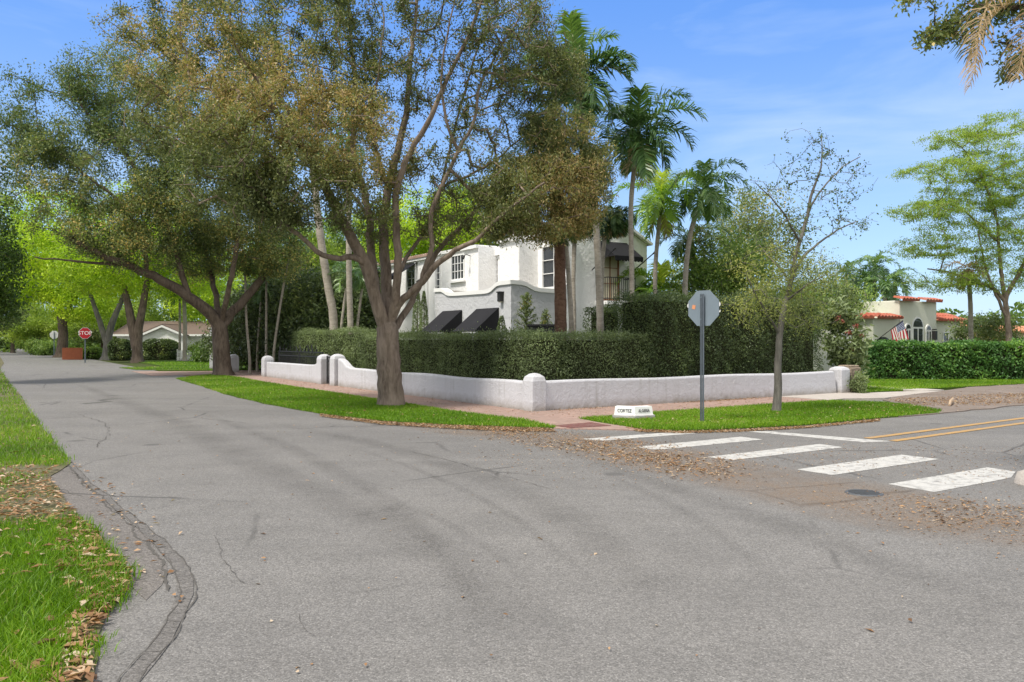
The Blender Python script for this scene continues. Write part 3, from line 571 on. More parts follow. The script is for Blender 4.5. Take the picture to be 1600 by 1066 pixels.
litter('leaf_litter', [(band, 7000, .036, .013, .0, 0, (.8, .45)), (band, 5000, .058, .024, .0, 0, (1.5, .5)), (band2, 2600, .058, .024, .004, 0, (2.0, .5)), (wide, 6500, .034, .013, 0, 0, (.5, .25)), (edge_l, 5000, .05, .025, .01, 0, None), (edge_r, 3600, .05, .025, .005, 0, None), (roadall, 160, .05, .022, 0, 0, None)],
       'drift of dry brown leaves along the gutter beside the crosswalk')
vl = [G(203, 908), G(196, 935), G(165, 965), G(152, 1000), G(138, 1040), (-2.1, 4.0), (-1.9, 3.2), (-2.7, 3.2), G(70, 1066), G(100, 985), G(150, 930)]
litter('leaf_litter', [(patchy, 3600, .075, .032, .05, 9, None), (vl, 800, .085, .036, .03, 0, None), ([G(128, 818), G(150, 842), G(185, 888), G(206, 908), G(190, 932), G(120, 960), G(90, 880), G(90, 820)], 420, .09, .038, .05, 0, None), (front, 620, .10, .042, .07, 0, (1.5, .2)), ([G(110, 722), G(205, 905), G(300, 960), G(240, 800), G(130, 730)], 110, .06, .028, .006, 0, None), (near_v, 260, .07, .03, .06, 13, None)],
       'dry tan leaves scattered over the grass verge at the left')
litter('leaf_litter', [(strip_l, 700, .06, .026, .07, 0, None), (strip_r, 900, .055, .025, .07, 0, (1.0, .2)), (SP((19, 0), (19, -1.6), (1, -1.8), (-2, -.5), (-2.0, 9), (0, 9), (0, 0)), 1600, .05, .02, .028, 0, None), (SP((-.5, .5), (-.5, 9), (-.05, 9), (-.05, .5)), 1800, .05, .02, .026, 0, (1.2, .2))], 'few dry leaves on the grass strips and brick sidewalk by the white wall')
mul = [G(1384, 626), G(1420, 623), G(1480, 622), G(1540, 616), G(1700, 612), G(1700, 628), G(1600, 632), G(1480, 640), G(1420, 634)]
litter('leaf_litter', [(mul, 5200, .06, .025, .03, 0, (1.1, .3)), (dirt, 2500, .06, .025, .03, 0, (.8, .3))], 'brown leaf litter and mulch on the dirt driveway at the right')
# thin film of dust that collects in the gutter
def dust(poly_c, width):
    c = spline([(*G(x, y), .003) for x, y in poly_c], .5); n = len(c); d = norm(np.gradient(c, axis=0)); s_ = np.stack([-d[:, 1], d[:, 0], 0 * d[:, 0]], 1); K = 9; rows = []
    for k in range(K): rows.append(c + s_ * np.interp(np.arange(n), np.linspace(0, n - 1, len(width)), width)[:, None] * (k / (K - 1) - .5))
    v = np.vstack(rows); fd = np.repeat(np.sin(np.linspace(0, math.pi, K)) ** .8, n); fd *= np.tile(np.clip(np.minimum(np.arange(n), np.arange(n)[::-1]) / 4, 0, 1), K)
    i, j = np.meshgrid(np.arange(K - 1), np.arange(n - 1), indexing='ij'); f = np.stack([i * n + j, i * n + j + 1, (i + 1) * n + j + 1, (i + 1) * n + j], -1).reshape(-1, 4)
    tag(np_mesh('gutter_dust', v, f, 'dust', tint=fd, attr='fade'), 'brown dust film in the gutter across the side road', None, None, 'stuff')
dust([(620, 664), (760, 676), (860, 684), (950, 698), (1080, 726), (1220, 755), (1400, 792), (1600, 825), (1850, 860)], [.7, 1.6, 2.4, 2.6, 2.2, 2.4, 2.6, 2.6])
t = NT('tyre_wear'); n_ = t.noise(1.2, 5, 0.65); n2_ = t.noise(40, 4, 0.7); t.color((.075, .07, .066)); a_ = t.n.new('ShaderNodeAttribute'); a_.attribute_name = 'fade'
t.l.new(t.math('MULTIPLY', t.math('MULTIPLY', t.ramp(n_, (.3, .05), (.7, .24)), t.ramp(n2_, (.3, .35), (.65, 1))), a_.outputs['Fac']), t.b.inputs['Alpha']); t.fin(.85, .2)
for k, (pl, w_) in enumerate((([(120, 600), (250, 650), (400, 725), (560, 800), (720, 890), (840, 1000), (900, 1100)], [.4, .6, .8, .9, .8, .6]), ([(420, 660), (600, 697), (760, 748), (880, 805), (980, 885), (1060, 1000)], [.4, .6, .7, .7, .5]), ([(300, 640), (430, 690), (540, 745), (660, 830), (740, 930), (780, 1066)], [.3, .4, .45, .4, .3]), ([(840, 690), (1000, 745), (1250, 830), (1500, 930), (1800, 1040)], [.4, .5, .6, .5]), ([(520, 690), (640, 730), (770, 790), (880, 870), (960, 960)], [.12, .16, .18, .16, .12]), ([(560, 760), (700, 820), (800, 890), (870, 980)], [.14, .18, .2, .16]), ([(900, 720), (1050, 790), (1180, 880), (1260, 980)], [.15, .2, .22, .15]))):
    c = spline([(*G(x, y), .0045 + .0012 * k) for x, y in pl], .3); n = len(c); d = norm(np.gradient(c, axis=0)); s_ = np.stack([-d[:, 1], d[:, 0], 0 * d[:, 0]], 1); K_ = 7; w = np.interp(np.arange(n), np.linspace(0, n - 1, len(w_)), w_)[:, None]
    v = np.vstack([c + s_ * w * (q / (K_ - 1) - .5) for q in range(K_)]); fd = np.repeat(np.sin(np.linspace(0, math.pi, K_)) ** 1.2, n) * np.tile(np.clip(np.minimum(np.arange(n), np.arange(n)[::-1]) / 12, 0, 1), K_)
    i, j = np.meshgrid(np.arange(K_ - 1), np.arange(n - 1), indexing='ij'); o = np_mesh('tyre_mark', v, np.stack([i * n + j, i * n + j + 1, (i + 1) * n + j + 1, (i + 1) * n + j], -1).reshape(-1, 4), 'tyre_wear', tint=fd, attr='fade'); o['kind'] = 'structure'
m = MB(); x, y = G(1485, 634); m.tube([(x - .3, y - .5, .06), (x, y, .12), (x + .35, y + .5, .16)], [.03, .04, .03], 6)
tag(m.build('fallen_branch', 'stick', loc=(x, y, 0)), 'pale broken branch lying on the mulch beside the right road', 'branch')

# ================================================================== white garden walls
def post(mb, a, b, s, h, cap=.16):
    for h0, h1, t0, t1 in ((0, h - cap, s, s), (h - cap, h - cap * .45, s, s * .86), (h - cap * .45, h - cap * .12, s * .86, s * .5), (h - cap * .12, h, s * .5, s * .12)):
        q = lambda k: [S(a - k / 2, b - k / 2), S(a + k / 2, b - k / 2), S(a + k / 2, b + k / 2), S(a - k / 2, b + k / 2)]
        n = len(mb.v); p = [(*c, h0 - (.3 if h0 == 0 else 0)) for c in q(t0)] + [(*c, h1) for c in q(t1)]
        mb.add(p, [(0, 1, 5, 4), (1, 2, 6, 5), (2, 3, 7, 6), (3, 0, 4, 7), (4, 5, 6, 7)][:5 if h1 == h else 4])
def wall_u(mb, a0, a1, b, prof, t=.28):    # wall along u; prof = [(a, height)]
    lo = [(*S(a, b - t / 2), -.3) for a in (a0, a1)]
    pts = [(a0, -.3), (a1, -.3)] + prof[::-1]
    mb.prism([(*S(a, b - t / 2), z) for a, z in pts], (*(V * t), 0))
gw = thing('garden_wall', 'long white stucco garden wall turning the corner in front of the clipped hedge', 'wall', S(0, 0, 0))
m = MB(); wall_u(m, .2, 13.25, 0, [(.2, .74)] + [(a, .74 + .02 * math.sin(a * 1.3)) for a in range(1, 12)] + [(12.0, .76), (12.35, .82), (12.6, .93), (12.85, 1.03), (13.05, 1.08), (13.25, 1.1)]); m.build('wall_section', 'wall_white', gw, bevel=.05)
m = MB(); q = [(b, .76 + .015 * math.sin(b * 1.1)) for b in np.arange(.2, 12.41, 1.0)]; m.prism([(*S(-.14, b), z) for b, z in [(.2, -.3), (12.4, -.3)] + q[::-1]][::-1], (*(U * .28), 0)); m.build('wall_section', 'wall_white', gw, bevel=.05)
for a, b, s, h, c in ((0, 0, .44, .97, .2), (13.6, 0, .5, 1.27, .2), (0, 12.65, .5, .92, .12)):
    m = MB(); post(m, a, b, s, h, c); m.build('post', 'wall_white', gw, bevel=.03)
gw2 = thing('garden_wall', 'short white stucco wall between gate and driveway with black railing behind', 'wall', S(15.1, 0, 0))
m = MB(); wall_u(m, 15.3, 22.85, 0, [(15.3, 1.0), (15.45, .99), (15.62, .9), (15.8, .82), (16.1, .78)] + [(a, .76) for a in range(17, 22)] + [(22.85, .74)]); m.build('wall_section', 'wall_white', gw2, bevel=.05)
for a, s, h in ((15.1, .5, 1.24), (23.1, .5, 1.06)):
    m = MB(); post(m, a, 0, s, h, .2); m.build('post', 'wall_white', gw2, bevel=.03)
m = MB(); post(m, 29.7, 0, .5, 1.04, .22); tag(m.build('gate_pier', 'wall_white', loc=S(29.7, 0, 0), bevel=.03), 'short white round-topped pier right of the leaning tree trunk', 'pier')
x, y = G(332.5, 577); m = MB(); m.hexa([(x + i, y + j, z) for z in (-.1, 2.55) for i, j in ((-.17, -.12), (.2, -.12), (.2, .3), (-.17, .3))]); pb = m.build('gate_pier', 'wall_white', loc=(x, y, 0), bevel=.02)
tag(pb, 'tall narrow white pier left of the leaning tree trunk', 'pier')
m = MB(); m.hexa([(x + i, y + j, z) for z in (2.55, 2.62) for i, j in ((-.21, -.16), (.24, -.16), (.24, .34), (-.21, .34))]); m.build('pier_cap', 'trim_white', pb)
# rubble pier
a, b = 0.05, 13.25; m = MB(); m.sbox(a - .28, a + .3, b - .28, b + .3, -.2, .88); m.sbox(a - .24, a + .26, b - .24, b + .26, .88, .95)
tag(m.build('stone_pier', 'rubble', loc=S(a, b, 0), bevel=.04), 'brown rubble stone pier against the right end of the white wall', 'pier')
# iron gate
g = thing('iron_gate', 'narrow black wrought iron gate between the two white posts', 'gate', S(14.35, 0, 0)); m = MB()
for a in (13.92, 14.78): m.bar(S(a, .0, .04), S(a, .0, 1.18), .04)
for z in (.08, .32, .95, 1.12): m.bar(S(13.9, 0, z), S(14.8, 0, z), .035)
m.build('gate_frame', 'iron', g); m = MB()
for k in range(1, 8): a = 13.92 + k * .1075; m.bar(S(a, 0, .1), S(a, 0, 1.28 if k % 2 else 1.2), .018)
for k in range(4):
    a = 14.05 + k * .2
    for zc in (.2, 1.04):
        m.tube([S(a + .08 * math.cos(t), 0, zc + .08 * math.sin(t)) for t in np.linspace(0, 6.28, 12)], .01, 5)
m.build('bars', 'iron', g)
# driveway gate pulled back behind the wall
g = thing('driveway_gate', 'black iron driveway gate with leaf finials, standing behind the short white wall', 'gate', S(19.5, .6, 0)); m = MB(); b = .55
for z in (.35, 1.08, 1.28): m.bar(S(16.8, b, z), S(23.0, b, z), .06, .05)
for a in (16.8, 19.9, 23.0): m.bar(S(a, b, .05), S(a, b, 1.3), .07)
m.build('gate_frame', 'iron', g); m = MB()
for a in np.arange(16.9, 23, .13): m.bar(S(a, b, .1), S(a, b, 1.27), .022)
for z in np.arange(.5, 1.05, .1): m.bar(S(16.85, b + .03, z), S(22.95, b + .03, z), .02)
m.build('bars', 'iron', g)
for k in range(11):
    m = MB(); a = 17.6 + k * .52; t = random.uniform(-.25, .25); m.bar(S(a, b, 1.28), S(a + t, b, 1.5 + random.uniform(0, .12)), .05, .015); m.bar(S(a, b, 1.28), S(a - t * .9, b, 1.42), .035, .012); m.build('finial', 'iron', g)

# ================================================================== signs
def text(name, body, size, M, mat, parent=None, ext=.002, sx=1.0):
    cu = bpy.data.curves.new(name, 'FONT'); cu.body = body; cu.size = size; cu.extrude = ext; cu.align_x = 'CENTER'; cu.align_y = 'CENTER'; cu.materials.append(MATS[mat]); cu.offset = size * .003
    o = bpy.data.objects.new('tmp', cu); COL.objects.link(o); bpy.context.view_layer.update()
    me = bpy.data.meshes.new_from_object(o.evaluated_get(bpy.context.evaluated_depsgraph_get())); bpy.data.objects.remove(o); me.name = name; o = bpy.data.objects.new(name, me); COL.objects.link(o)
    if parent is not None: o.parent = parent; M = Matrix.Translation(-Vector(root_loc(parent))) @ M
    o.matrix_local = M @ Matrix.Diagonal((sx, 1, 1, 1)); return o
def frame(o, x, y): # matrix with local x, y axes given in the world
    x = Vector(x).normalized(); y = Vector(y).normalized(); z = x.cross(y); m = Matrix((x, y, z)).transposed().to_4x4(); m.translation = Vector(o); return m
def stop_sign(label, x, y, face_dir, size, zc, red_to_camera, mats=('steel', 'post_steel')):
    t = thing('stop_sign', label, 'stop sign', (x, y, 0)); f = np.array((*face_dir, 0.)); f /= np.linalg.norm(f); s_ = np.cross(f, (0, 0, 1.)); c = np.array((x, y, zc)) + f * .05
    r = size / 2 / math.cos(R(22.5)); oct_ = lambda k, d: [c + f * d + (s_ * math.cos(R(22.5 + 45 * i)) + np.array((0, 0, 1.)) * math.sin(R(22.5 + 45 * i))) * r * k for i in range(8)]
    m = MB(); m.prism(oct_(1, 0), f * .008); m.build('sign_plate', mats[0], t)
    m = MB(); m.prism(oct_(.965, .009), f * .003); m.build('sign_border', 'sign_white', t)
    m = MB(); m.prism(oct_(.93, .013), f * .003); m.build('sign_face', 'sign_red', t)
    text('lettering', 'STOP', size * .46, frame(c + f * .0185, -s_ if True else s_, (0, 0, 1)) if np.cross(-s_, (0, 0, 1)) @ f > 0 else frame(c + f * .0185, s_, (0, 0, 1)), 'sign_white', t)
    m = MB(); w = .03  # u-channel post with holes suggested by a grooved section
    for i, j, k in ((-.028, .0, .012), (.028, .0, .012)): m.bar((*(np.array((x, y)) + s_[:2] * i), -.3), (*(np.array((x, y)) + s_[:2] * i), zc + size * .4), .022, .035)
    m.bar((*(np.array((x, y)) - f[:2] * .022), -.3), (*(np.array((x, y)) - f[:2] * .022), zc + size * .4), .05, .01); m.build('post', mats[1], t)
    return t, c, f, s_
sx, sy = G(1097, 662); t, c, f, s_ = stop_sign('grey back of a stop sign on a steel post in the right grass strip', sx, sy, V + np.array((.0, .25)), .762, 2.49, False)
m = MB(); k = c - f * .003 - s_ * 0; sgn = 1 if s_[0] < 0 else -1; k = k + s_ * .24 * sgn + np.array((0, 0, .03)); zz = np.array((0, 0, 1.))
m.prism([k + (s_ * i + zz * j) * .05 for i, j in ((-1, -.7), (.6, -1), (1, .7), (-.6, 1))], -f * .002); m.build('sticker', 'sticker', t)
for z in (2.25, 2.72): m = MB(); m.tube([np.array((sx, sy, z)) - f * .03, np.array((sx, sy, z)) - f * .045], .012, 8); m.build('bolt', 'steel', t)
Yd = 65; X = (133 - 800) / FPX * Yd; stop_sign('red stop sign on a thin post far down the left street', X, Yd, (.42, -1), .914, 2.42, True)
Yd = 92; X = (84.5 - 800) / FPX * Yd; stop_sign('distant pale back of a stop sign beside the dark trunk', X, Yd, (-.2, 1), .914, 2.5, False, ('sign_white', 'steel'))
# corner street-name stone: two wings in a chevron
nx, ny = G(992, 657.5); t = thing('street_name_stone', 'low white stone street marker reading CORTEZ and ALGERIA on the grass', 'street marker', (nx, ny, 0)); K = np.array((nx, ny))
dl = norm(np.array((-.93, .36))); dr = norm(np.array((.93, .40)))
def chev(o, z0, z1, L0, L1, s0, s1, th):
    def ring(L, s, z):
        nl, nr = np.array((.36, .93)), np.array((-.40, .93)); f = K - np.array((0, s)); bk = K + np.array((0, th + s) ) * 1.0
        return [(*q, z) for q in (K + dl * L - nl * s, f, K + dr * L - nr * s, K + dr * L + nr * (th + s), bk, K + dl * L + nl * (th + s))]
    a, b_ = ring(L0, s0, z0), ring(L1, s1, z1); n = 6
    return o.add(a + b_, [(i, (i + 1) % n, n + (i + 1) % n, n + i) for i in range(n)] + [(6, 7, 10, 11), (7, 8, 9, 10)])
m = MB(); chev(m, -.1, .11, .50, .50, .05, .05, .2); chev(m, .11, .125, .50, .475, .05, .02, .2); m.build('plinth', 'wall_white', t)
m = MB(); chev(m, .125, .31, .47, .45, .012, -.006, .2); m.build('name_block', 'trim_white', t)
for d, w in ((dl, 'CORTEZ'), (dr, 'ALGERIA')):
    n_ = np.array((-d[1], d[0])) * (1 if d[0] > 0 else -1); ctr = K + d * .235 - n_ * .012; tilt = Vector((*(n_ * .10), 1)).normalized(); xx = d if d[0] > 0 else -d
    text('lettering', w, .105, frame((*ctr, .215), (*xx, 0), tilt), 'letter_black', t, .002, .80 if len(w) == 6 else .72)

# ================================================================== the white house
HA, HB = 9.47, 5.5
class Face:      # a wall plane in the street frame: e = horizontal along the wall, n = outwards
    def __init__(s, a, b, axis, sign=-1):
        s.a, s.b, s.axis = a, b, axis
    def p(s, h, d, z):   # h = coordinate along the wall, d = distance out of the wall
        return S(h, s.b - d, z) if s.axis == 'u' else S(s.a - d, h, z)
    def box(s, mb, h0, h1, d0, d1, z0, z1):
        return mb.hexa([s.p(h, d, z) for z in (z0, z1) for h, d in ((h0, d0), (h1, d0), (h1, d1), (h0, d1))]) if s.axis == 'v' else mb.hexa([s.p(h, d, z) for z in (z0, z1) for h, d in ((h0, d1), (h1, d1), (h1, d0), (h0, d0))])
def window(parent, F, h0, h1, z0, z1, nx=2, ny=3, d=.06, sill=True, name='window', fm='trim_white', gm='glass', fw=.07):
    m = MB(); F.box(m, h0 - fw, h0, 0, d, z0 - fw, z1 + fw); F.box(m, h1, h1 + fw, 0, d, z0 - fw, z1 + fw); F.box(m, h0, h1, 0, d, z1, z1 + fw); F.box(m, h0, h1, 0, d, z0 - fw, z0)
    for i in range(1, nx):
        h = h0 + (h1 - h0) * i / nx; F.box(m, h - .02, h + .02, .012, d - .015, z0, z1)
    for i in range(1, ny):
        z = z0 + (z1 - z0) * i / ny; F.box(m, h0, h1, .015, d - .02, z - .014, z + .014)
    w = m.build(name, fm, parent); g_ = MB(); F.box(g_, h0, h1, .003, .012, z0, z1); g_.build('pane', gm, w)
    if sill: g_ = MB(); F.box(g_, h0 - .16, h1 + .16, 0, d + .08, z0 - fw - .1, z0 - fw - .005); g_.build('sill', fm, w)
    return w
def awning(parent, F, h0, h1, ztop, zbot, proj, sides=True, valance=.22, scal=True, label=None):
    m = MB(); th = .02; t0, t1, b0, b1 = F.p(h0, .02, ztop), F.p(h1, .02, ztop), F.p(h0, proj, zbot), F.p(h1, proj, zbot); up = np.array((0, 0, th))
    m.hexa([b0, b1, t1, t0] + [tuple(np.array(q) + up) for q in (b0, b1, t1, t0)]) if F.axis == 'v' else m.hexa([t0, t1, b1, b0] + [tuple(np.array(q) + up) for q in (t0, t1, b1, b0)])
    if sides:
        for h, o in ((h0, .012), (h1, -.012)):
            m.prism([F.p(h, .02, ztop), F.p(h, proj, zbot), F.p(h, .02, zbot)], np.array(F.p(h + o, 0, 0)) - np.array(F.p(h, 0, 0)))
    aw = m.build('awning', 'awning_black', parent, label=label)
    if valance:
        m = MB(); n = 9; w = (h1 - h0) / n
        for i in range(n):
            q = [F.p(h0 + w * i, proj, zbot + .01), F.p(h0 + w * (i + 1), proj, zbot + .01)] + [F.p(h0 + w * (i + .5 + .5 * math.cos(t)), proj, zbot - valance * .65 - valance * .35 * math.sin(t)) for t in np.linspace(0, math.pi, 6)]
            m.prism(q, np.array(F.p(0, proj + .012, 0)) - np.array(F.p(0, proj, 0)))
        m.build('valance', 'awning_black', aw)
    return aw
def tile_strip(mb, o, e, s_, period=.24, amp=.07, rows=1):   # rippled barrel tiles; o = eave corner, e = along the eave, s_ = up the slope
    o, e, s_ = (np.array(x, float) for x in (o, e, s_)); L = np.linalg.norm(e); n = max(4, int(L / period) * 6); nrm = norm(np.cross(e, s_)); nrm = nrm if nrm[2] > 0 else -nrm
    for r_ in range(rows):
        v = []
        for i in range(n + 1):
            x = i / n; h = abs(math.sin(math.pi * x * L / period)) ** .7 * amp
            for k in (r_ / rows, (r_ + 1) / rows): v.append(o + e * x + s_ * k + nrm * (h + .05 - .03 * (k * rows - r_)))
            v.append(o + e * x + s_ * (r_ / rows) - np.array((0, 0, .03)))
        f = []
        for i in range(n): j = 3 * i; f += [(j, j + 3, j + 4, j + 1), (j + 2, j + 5, j + 3, j)]
        mb.add(v, f)
house = thing('house', 'white two-storey stucco house with black awnings behind the corner hedge', 'house', S(HA, HB, 0))
def A(x): return HA + x
def B(x): return HB + x
UB, UA_ = 1.7, 2.0     # set-back of the upper floor
m = MB(); m.sbox(A(UA_), A(3.55), B(UB), B(8.5), 0, 6.2); m.sbox(A(3.55), A(5.35), B(UB + 1.1), B(8.5), 0, 6.2); m.sbox(A(5.35), A(9.3), B(UB), B(8.5), 0, 6.2); m.build('wall', 'house_white', house, bevel=.04)
m = MB(); m.sbox(A(9.3), A(17), B(UB - .15), B(9), 0, 6.05); m.build('wall', 'house_white', house, bevel=.04)
RB0, RB1 = 2.7, 7.15
m = MB(); m.prism([(*S(A(0), B(b)), z) for b, z in ((RB0, 0), (RB1, 0), (RB1, 6.02), (4.92, 7.1), (RB0, 6.75))][::-1], (*(U * 4.2), 0)); m.build('wall', 'house_white', house)
# terrace block with its stepped parapet
prof = [(0, 4.13), (.75, 4.13), (1.0, 4.1), (1.2, 4.02), (1.4, 3.92), (1.65, 3.86), (2, 3.85), (4.4, 3.88), (4.9, 3.9), (5.2, 3.95), (5.45, 4.06), (5.7, 4.13), (6.36, 4.15)]
profb = [(.0, 4.13), (.45, 4.12), (.7, 4.07), (.9, 3.98), (1.1, 3.9), (1.4, 3.86), (2.1, 3.85), (2.4, 3.88), (2.6, 3.98), (2.7, 4.1)]
m = MB(); m.prism([(*S(A(a), B(0)), z) for a, z in [(0, 0), (6.36, 0)] + prof[::-1]], (*(V * .25), 0)); m.build('terrace_wall', 'house_grey', house)
m = MB(); m.prism([(*S(A(0.001), B(b)), z) for b, z in [(.25, 0), (2.7, 0)] + [q for q in profb[::-1] if q[0] >= .4] + [(.25, 4.128)]][::-1], (*(U * .25), 0)); m.build('terrace_wall', 'house_grey', house)
m = MB(); m.sbox(A(.25), A(6.3), B(.25), B(UB), 3.15, 3.3); m.sbox(A(.25), A(UA_), B(UB), B(2.69), 3.15, 3.3); m.sbox(A(6.1), A(6.35), B(.25), B(UB), 0, 4.1); m.build('terrace_floor', 'concrete', house)
m = MB()
for i in range(len(prof) - 1):
    (a0, z0), (a1, z1) = prof[i], prof[i + 1]; c = [S(A(a), B(bb), z + dz) for dz in (-.13, .035) for a, z, bb in ((a0, z0, -.06), (a1, z1, -.06), (a1, z1, .3), (a0, z0, .3))]; m.hexa(c)
for i in range(len(profb) - 1):
    (b0, z0), (b1, z1) = profb[i], profb[i + 1]; b0 = max(b0, -.06 if i == 0 else b0)
    m.hexa([S(A(aa), B(bb), z + dz) for dz in (-.128, .037) for aa, bb, z in ((-.06, b0 - (.06 if i == 0 else 0), z0), (.3, b0, z0), (.3, b1, z1), (-.06, b1, z1))])
m.build('coping', 'trim_white', house)
Ff = Face(0, B(0), 'u'); Fu = Face(0, B(UB), 'u'); Fr = Face(0, B(UB + 1.1), 'u'); Fl = Face(0, B(UB - .15), 'u'); Fs = Face(0, B(RB0), 'u'); Fw = Face(A(0), 0, 'v')
h1, h0 = a_on(705.5, B(UB)), a_on(727, B(UB)); window(house, Fu, h0 + .1, h1 - .1, 4.75, 5.85, 4, 3)
h1, h0 = a_on(680, B(UB)), a_on(689, B(UB)); window(house, Fu, h0 + .05, h1 - .05, 4.2, 5.5, 1, 4, sill=False)
h1, h0 = a_on(765, B(UB + 1.1)), a_on(781, B(UB + 1.1)); dr_ = window(house, Fr, h0 + .05, h1 - .05, 3.4, 5.6, 1, 3, .08, False, 'door', fw=.13)
for z in (4.35, 4.55): m = MB(); Fr.box(m, h1 - .1, h1 - .02, .06, .14, z, z + .07); m.build('handle', 'iron', dr_)
m = MB(); Fr.box(m, h0 - .3, h1 + .3, 0, .2, 5.75, 6.0); m.build('door_cornice', 'trim_white', house)
window(house, Fs, A(.75), A(1.55), 4.05, 5.75, 1, 3, .09, False, fw=.12)
for p1, p0 in ((693, 722.5), (751, 780)):
    h1, h0 = a_on(p1 + 0, B(0)), a_on(p0, B(0)); awning(house, Ff, h0, h0 + 1.75, 3.1, 2.16, 1.15, True, 0)
    w = window(house, Ff, h0 + .15, h0 + 1.5, .3, 2.5, 3, 3, .05, False, 'french_door', 'door_wood')
for p0 in (657, 606):
    h0 = a_on(p0, B(UB)); awning(house, Fl, h0, h0 + 1.35, 5.85, 5.15, 1.15, False, .2); window(house, Fl, h0 + .2, h0 + 1.15, 4.2, 5.5, 2, 3, .05, False)
h0, h1 = b_on(938, A(0)), b_on(967, A(0)); window(house, Fw, h0 + .1, h1 - .1, 3.55, 5.55, 2, 3, .05, False, 'french_door', 'door_wood', 'lamp_glass')
aw = awning(house, Fw, h0 - .1, h0 + 1.45, 5.98, 5.28, 1.05, True, .2)
for h in (h0 - .45, h0 + 1.75):
    m = MB(); m.bar(Fw.p(h, 0, 4.75), Fw.p(h, 1.35, 5.45), .035); m.bar(Fw.p(h, 1.32, 5.43), Fw.p(h, 1.5, 5.53), .07, .03); m.build('spear_pole', 'iron', aw)
bal = MB(); Fw.box(bal, h0 - .25, h0 + 1.35, 0, .75, 3.3, 3.45); Fw.box(bal, h0 - .1, h0 + 1.2, 0, .5, 3.12, 3.3); bo = bal.build('balcony', 'house_white', house); m = MB()
for z in (3.55, 4.42): m.bar(Fw.p(h0 - .22, .72, z), Fw.p(h0 + 1.32, .72, z), .035); [m.bar(Fw.p(h, 0, z), Fw.p(h, .72, z), .035) for h in (h0 - .22, h0 + 1.32)]
for h in np.arange(h0 - .22, h0 + 1.33, .11): m.bar(Fw.p(h, .72, 3.45), Fw.p(h, .72, 4.42), .02)
for d in np.arange(.1, .7, .12): [m.bar(Fw.p(h, d, 3.45), Fw.p(h, d, 4.42), .02) for h in (h0 - .22, h0 + 1.32)]
m.build('railing', 'iron', bo)
m = MB(); Fw.box(m, h0, h0 + 1.0, 0, .05, 2.1, 2.6); Fw.box(m, h0, h0 + .9, 0.0, .04, .2, 2.0); m.build('side_door', 'trim_white', house)
for F_, h in ((Fw, b_on(897, A(0))), (Fl, a_on(655, B(UB))), (Fl, a_on(673, B(UB)))): m = MB(); m.tube([F_.p(h, .07, .3), F_.p(h, .07, 5.9)], .05, 8); m.build('downpipe', 'trim_white', house)
m = MB(); h = a_on(785, B(0)); Ff.box(m, h - .1, h + .1, .02, .18, 3.35, 3.7); Ff.box(m, h - .13, h + .13, 0, .22, 3.7, 3.74); wl_ = m.build('wall_lamp', 'lamp_dark', house)
m = MB(); Ff.box(m, h - .07, h + .07, .05, .15, 3.36, 3.36 - .05); m.build('bulb', 'lamp_glass', wl_)
for F_, h, z in ((Fl, a_on(668, B(UB)), 4.9), (Fu, a_on(735, B(UB)), 5.75)):
    m = MB(); m.tube([F_.p(h, 0, z), F_.p(h, .25, z + .05), F_.p(h, .35, z - .05)], .02, 6); m.tube([F_.p(h, .33, z - .02), F_.p(h, .42, z - .14)], [.05, .09], 8); m.build('spotlight', 'lamp_dark', house)
# roofs
m = MB(); e = np.array((*(U * 1), 0))
tile_strip(m, S(A(17.1), B(UB - .35), 6.08), e * -7.8, np.array((*(V * 2.4), .42)), rows=4); m.build('roof', 'tile_faded', house); m = MB()
for sg in (1,):
    be = RB0 - .12 if sg < 0 else RB1 + .12; tile_strip(m, S(A(-.12), B(be), 6.0), e * 4.4, np.array((*(V * (4.92 - be)), 1.14)), rows=5)
m.build('roof', 'tile_faded', house, smooth=False)
m = MB()
for be in (RB1 + .16,): m.bar(S(A(-.1), B(be), 6.02), S(A(-.1), B(4.92), 7.2), .22, .1)
m.build('gable_trim', 'trim_white', house)
for q in ((A(9.3), A(17.1), B(UB - .3), B(UB - .15), 5.93, 6.06), (A(5.35), A(9.3), B(UB - .12), B(UB), 6.05, 6.2), (A(UA_ - .1), A(3.55), B(UB - .12), B(UB), 6.05, 6.2)): m = MB(); m.sbox(*q); m.build('cornice', 'house_white', house)

# ================================================================== neighbouring houses
X, Y = P(1364, 533, 42.0)[:2]; a0, b0 = ab(X, Y)
nh = thing('house', 'single-storey white house with red barrel tiles and arched windows behind the bright hedge', 'house', (X, Y, 0))
t_ = lambda px, aa=0: b_on(px, a0 + aa)
bT, bT2, bR = t_(1405), t_(1463), t_(1500)
m = MB(); m.sbox(a0, a0 + 3.4, b0, bT, 0, 3.0); m.sbox(a0 - .02, a0 + 9, bT, bT2, 0, 4.0); m.sbox(a0 + .25, a0 + 7, bT2, bR + .5, 0, 3.0); m.sbox(a0 + 2.5, a0 + 8, bR + .5, bR + 4.5, 0, 2.75); m.build('wall', 'cream', nh, bevel=.04)
m = MB(); e = np.array((*V, 0))
tile_strip(m, S(a0 - .3, b0 - .1, 3.0), e * (bT - b0), np.array((*(U * .7), .2)), .3, .1); tile_strip(m, S(a0 - .25, b0 - .25, 3.0), np.array((*(U * 3.4), 0)), np.array((*(V * .6), .18)), .3, .1)
tile_strip(m, S(a0 - .3, bT - .2, 4.0), e * 1.7, np.array((*(U * .55), .16)), .3, .1); tile_strip(m, S(a0 - .3, bT2 - 1.6, 4.0), e * 1.7, np.array((*(U * .55), .16)), .3, .1); tile_strip(m, S(a0 - .1, bT2, 2.95), e * (bR - bT2 + .7), np.array((*(U * 1.3), .42)), .3, .1, 2)
m.build('roof', 'tile_red', nh)
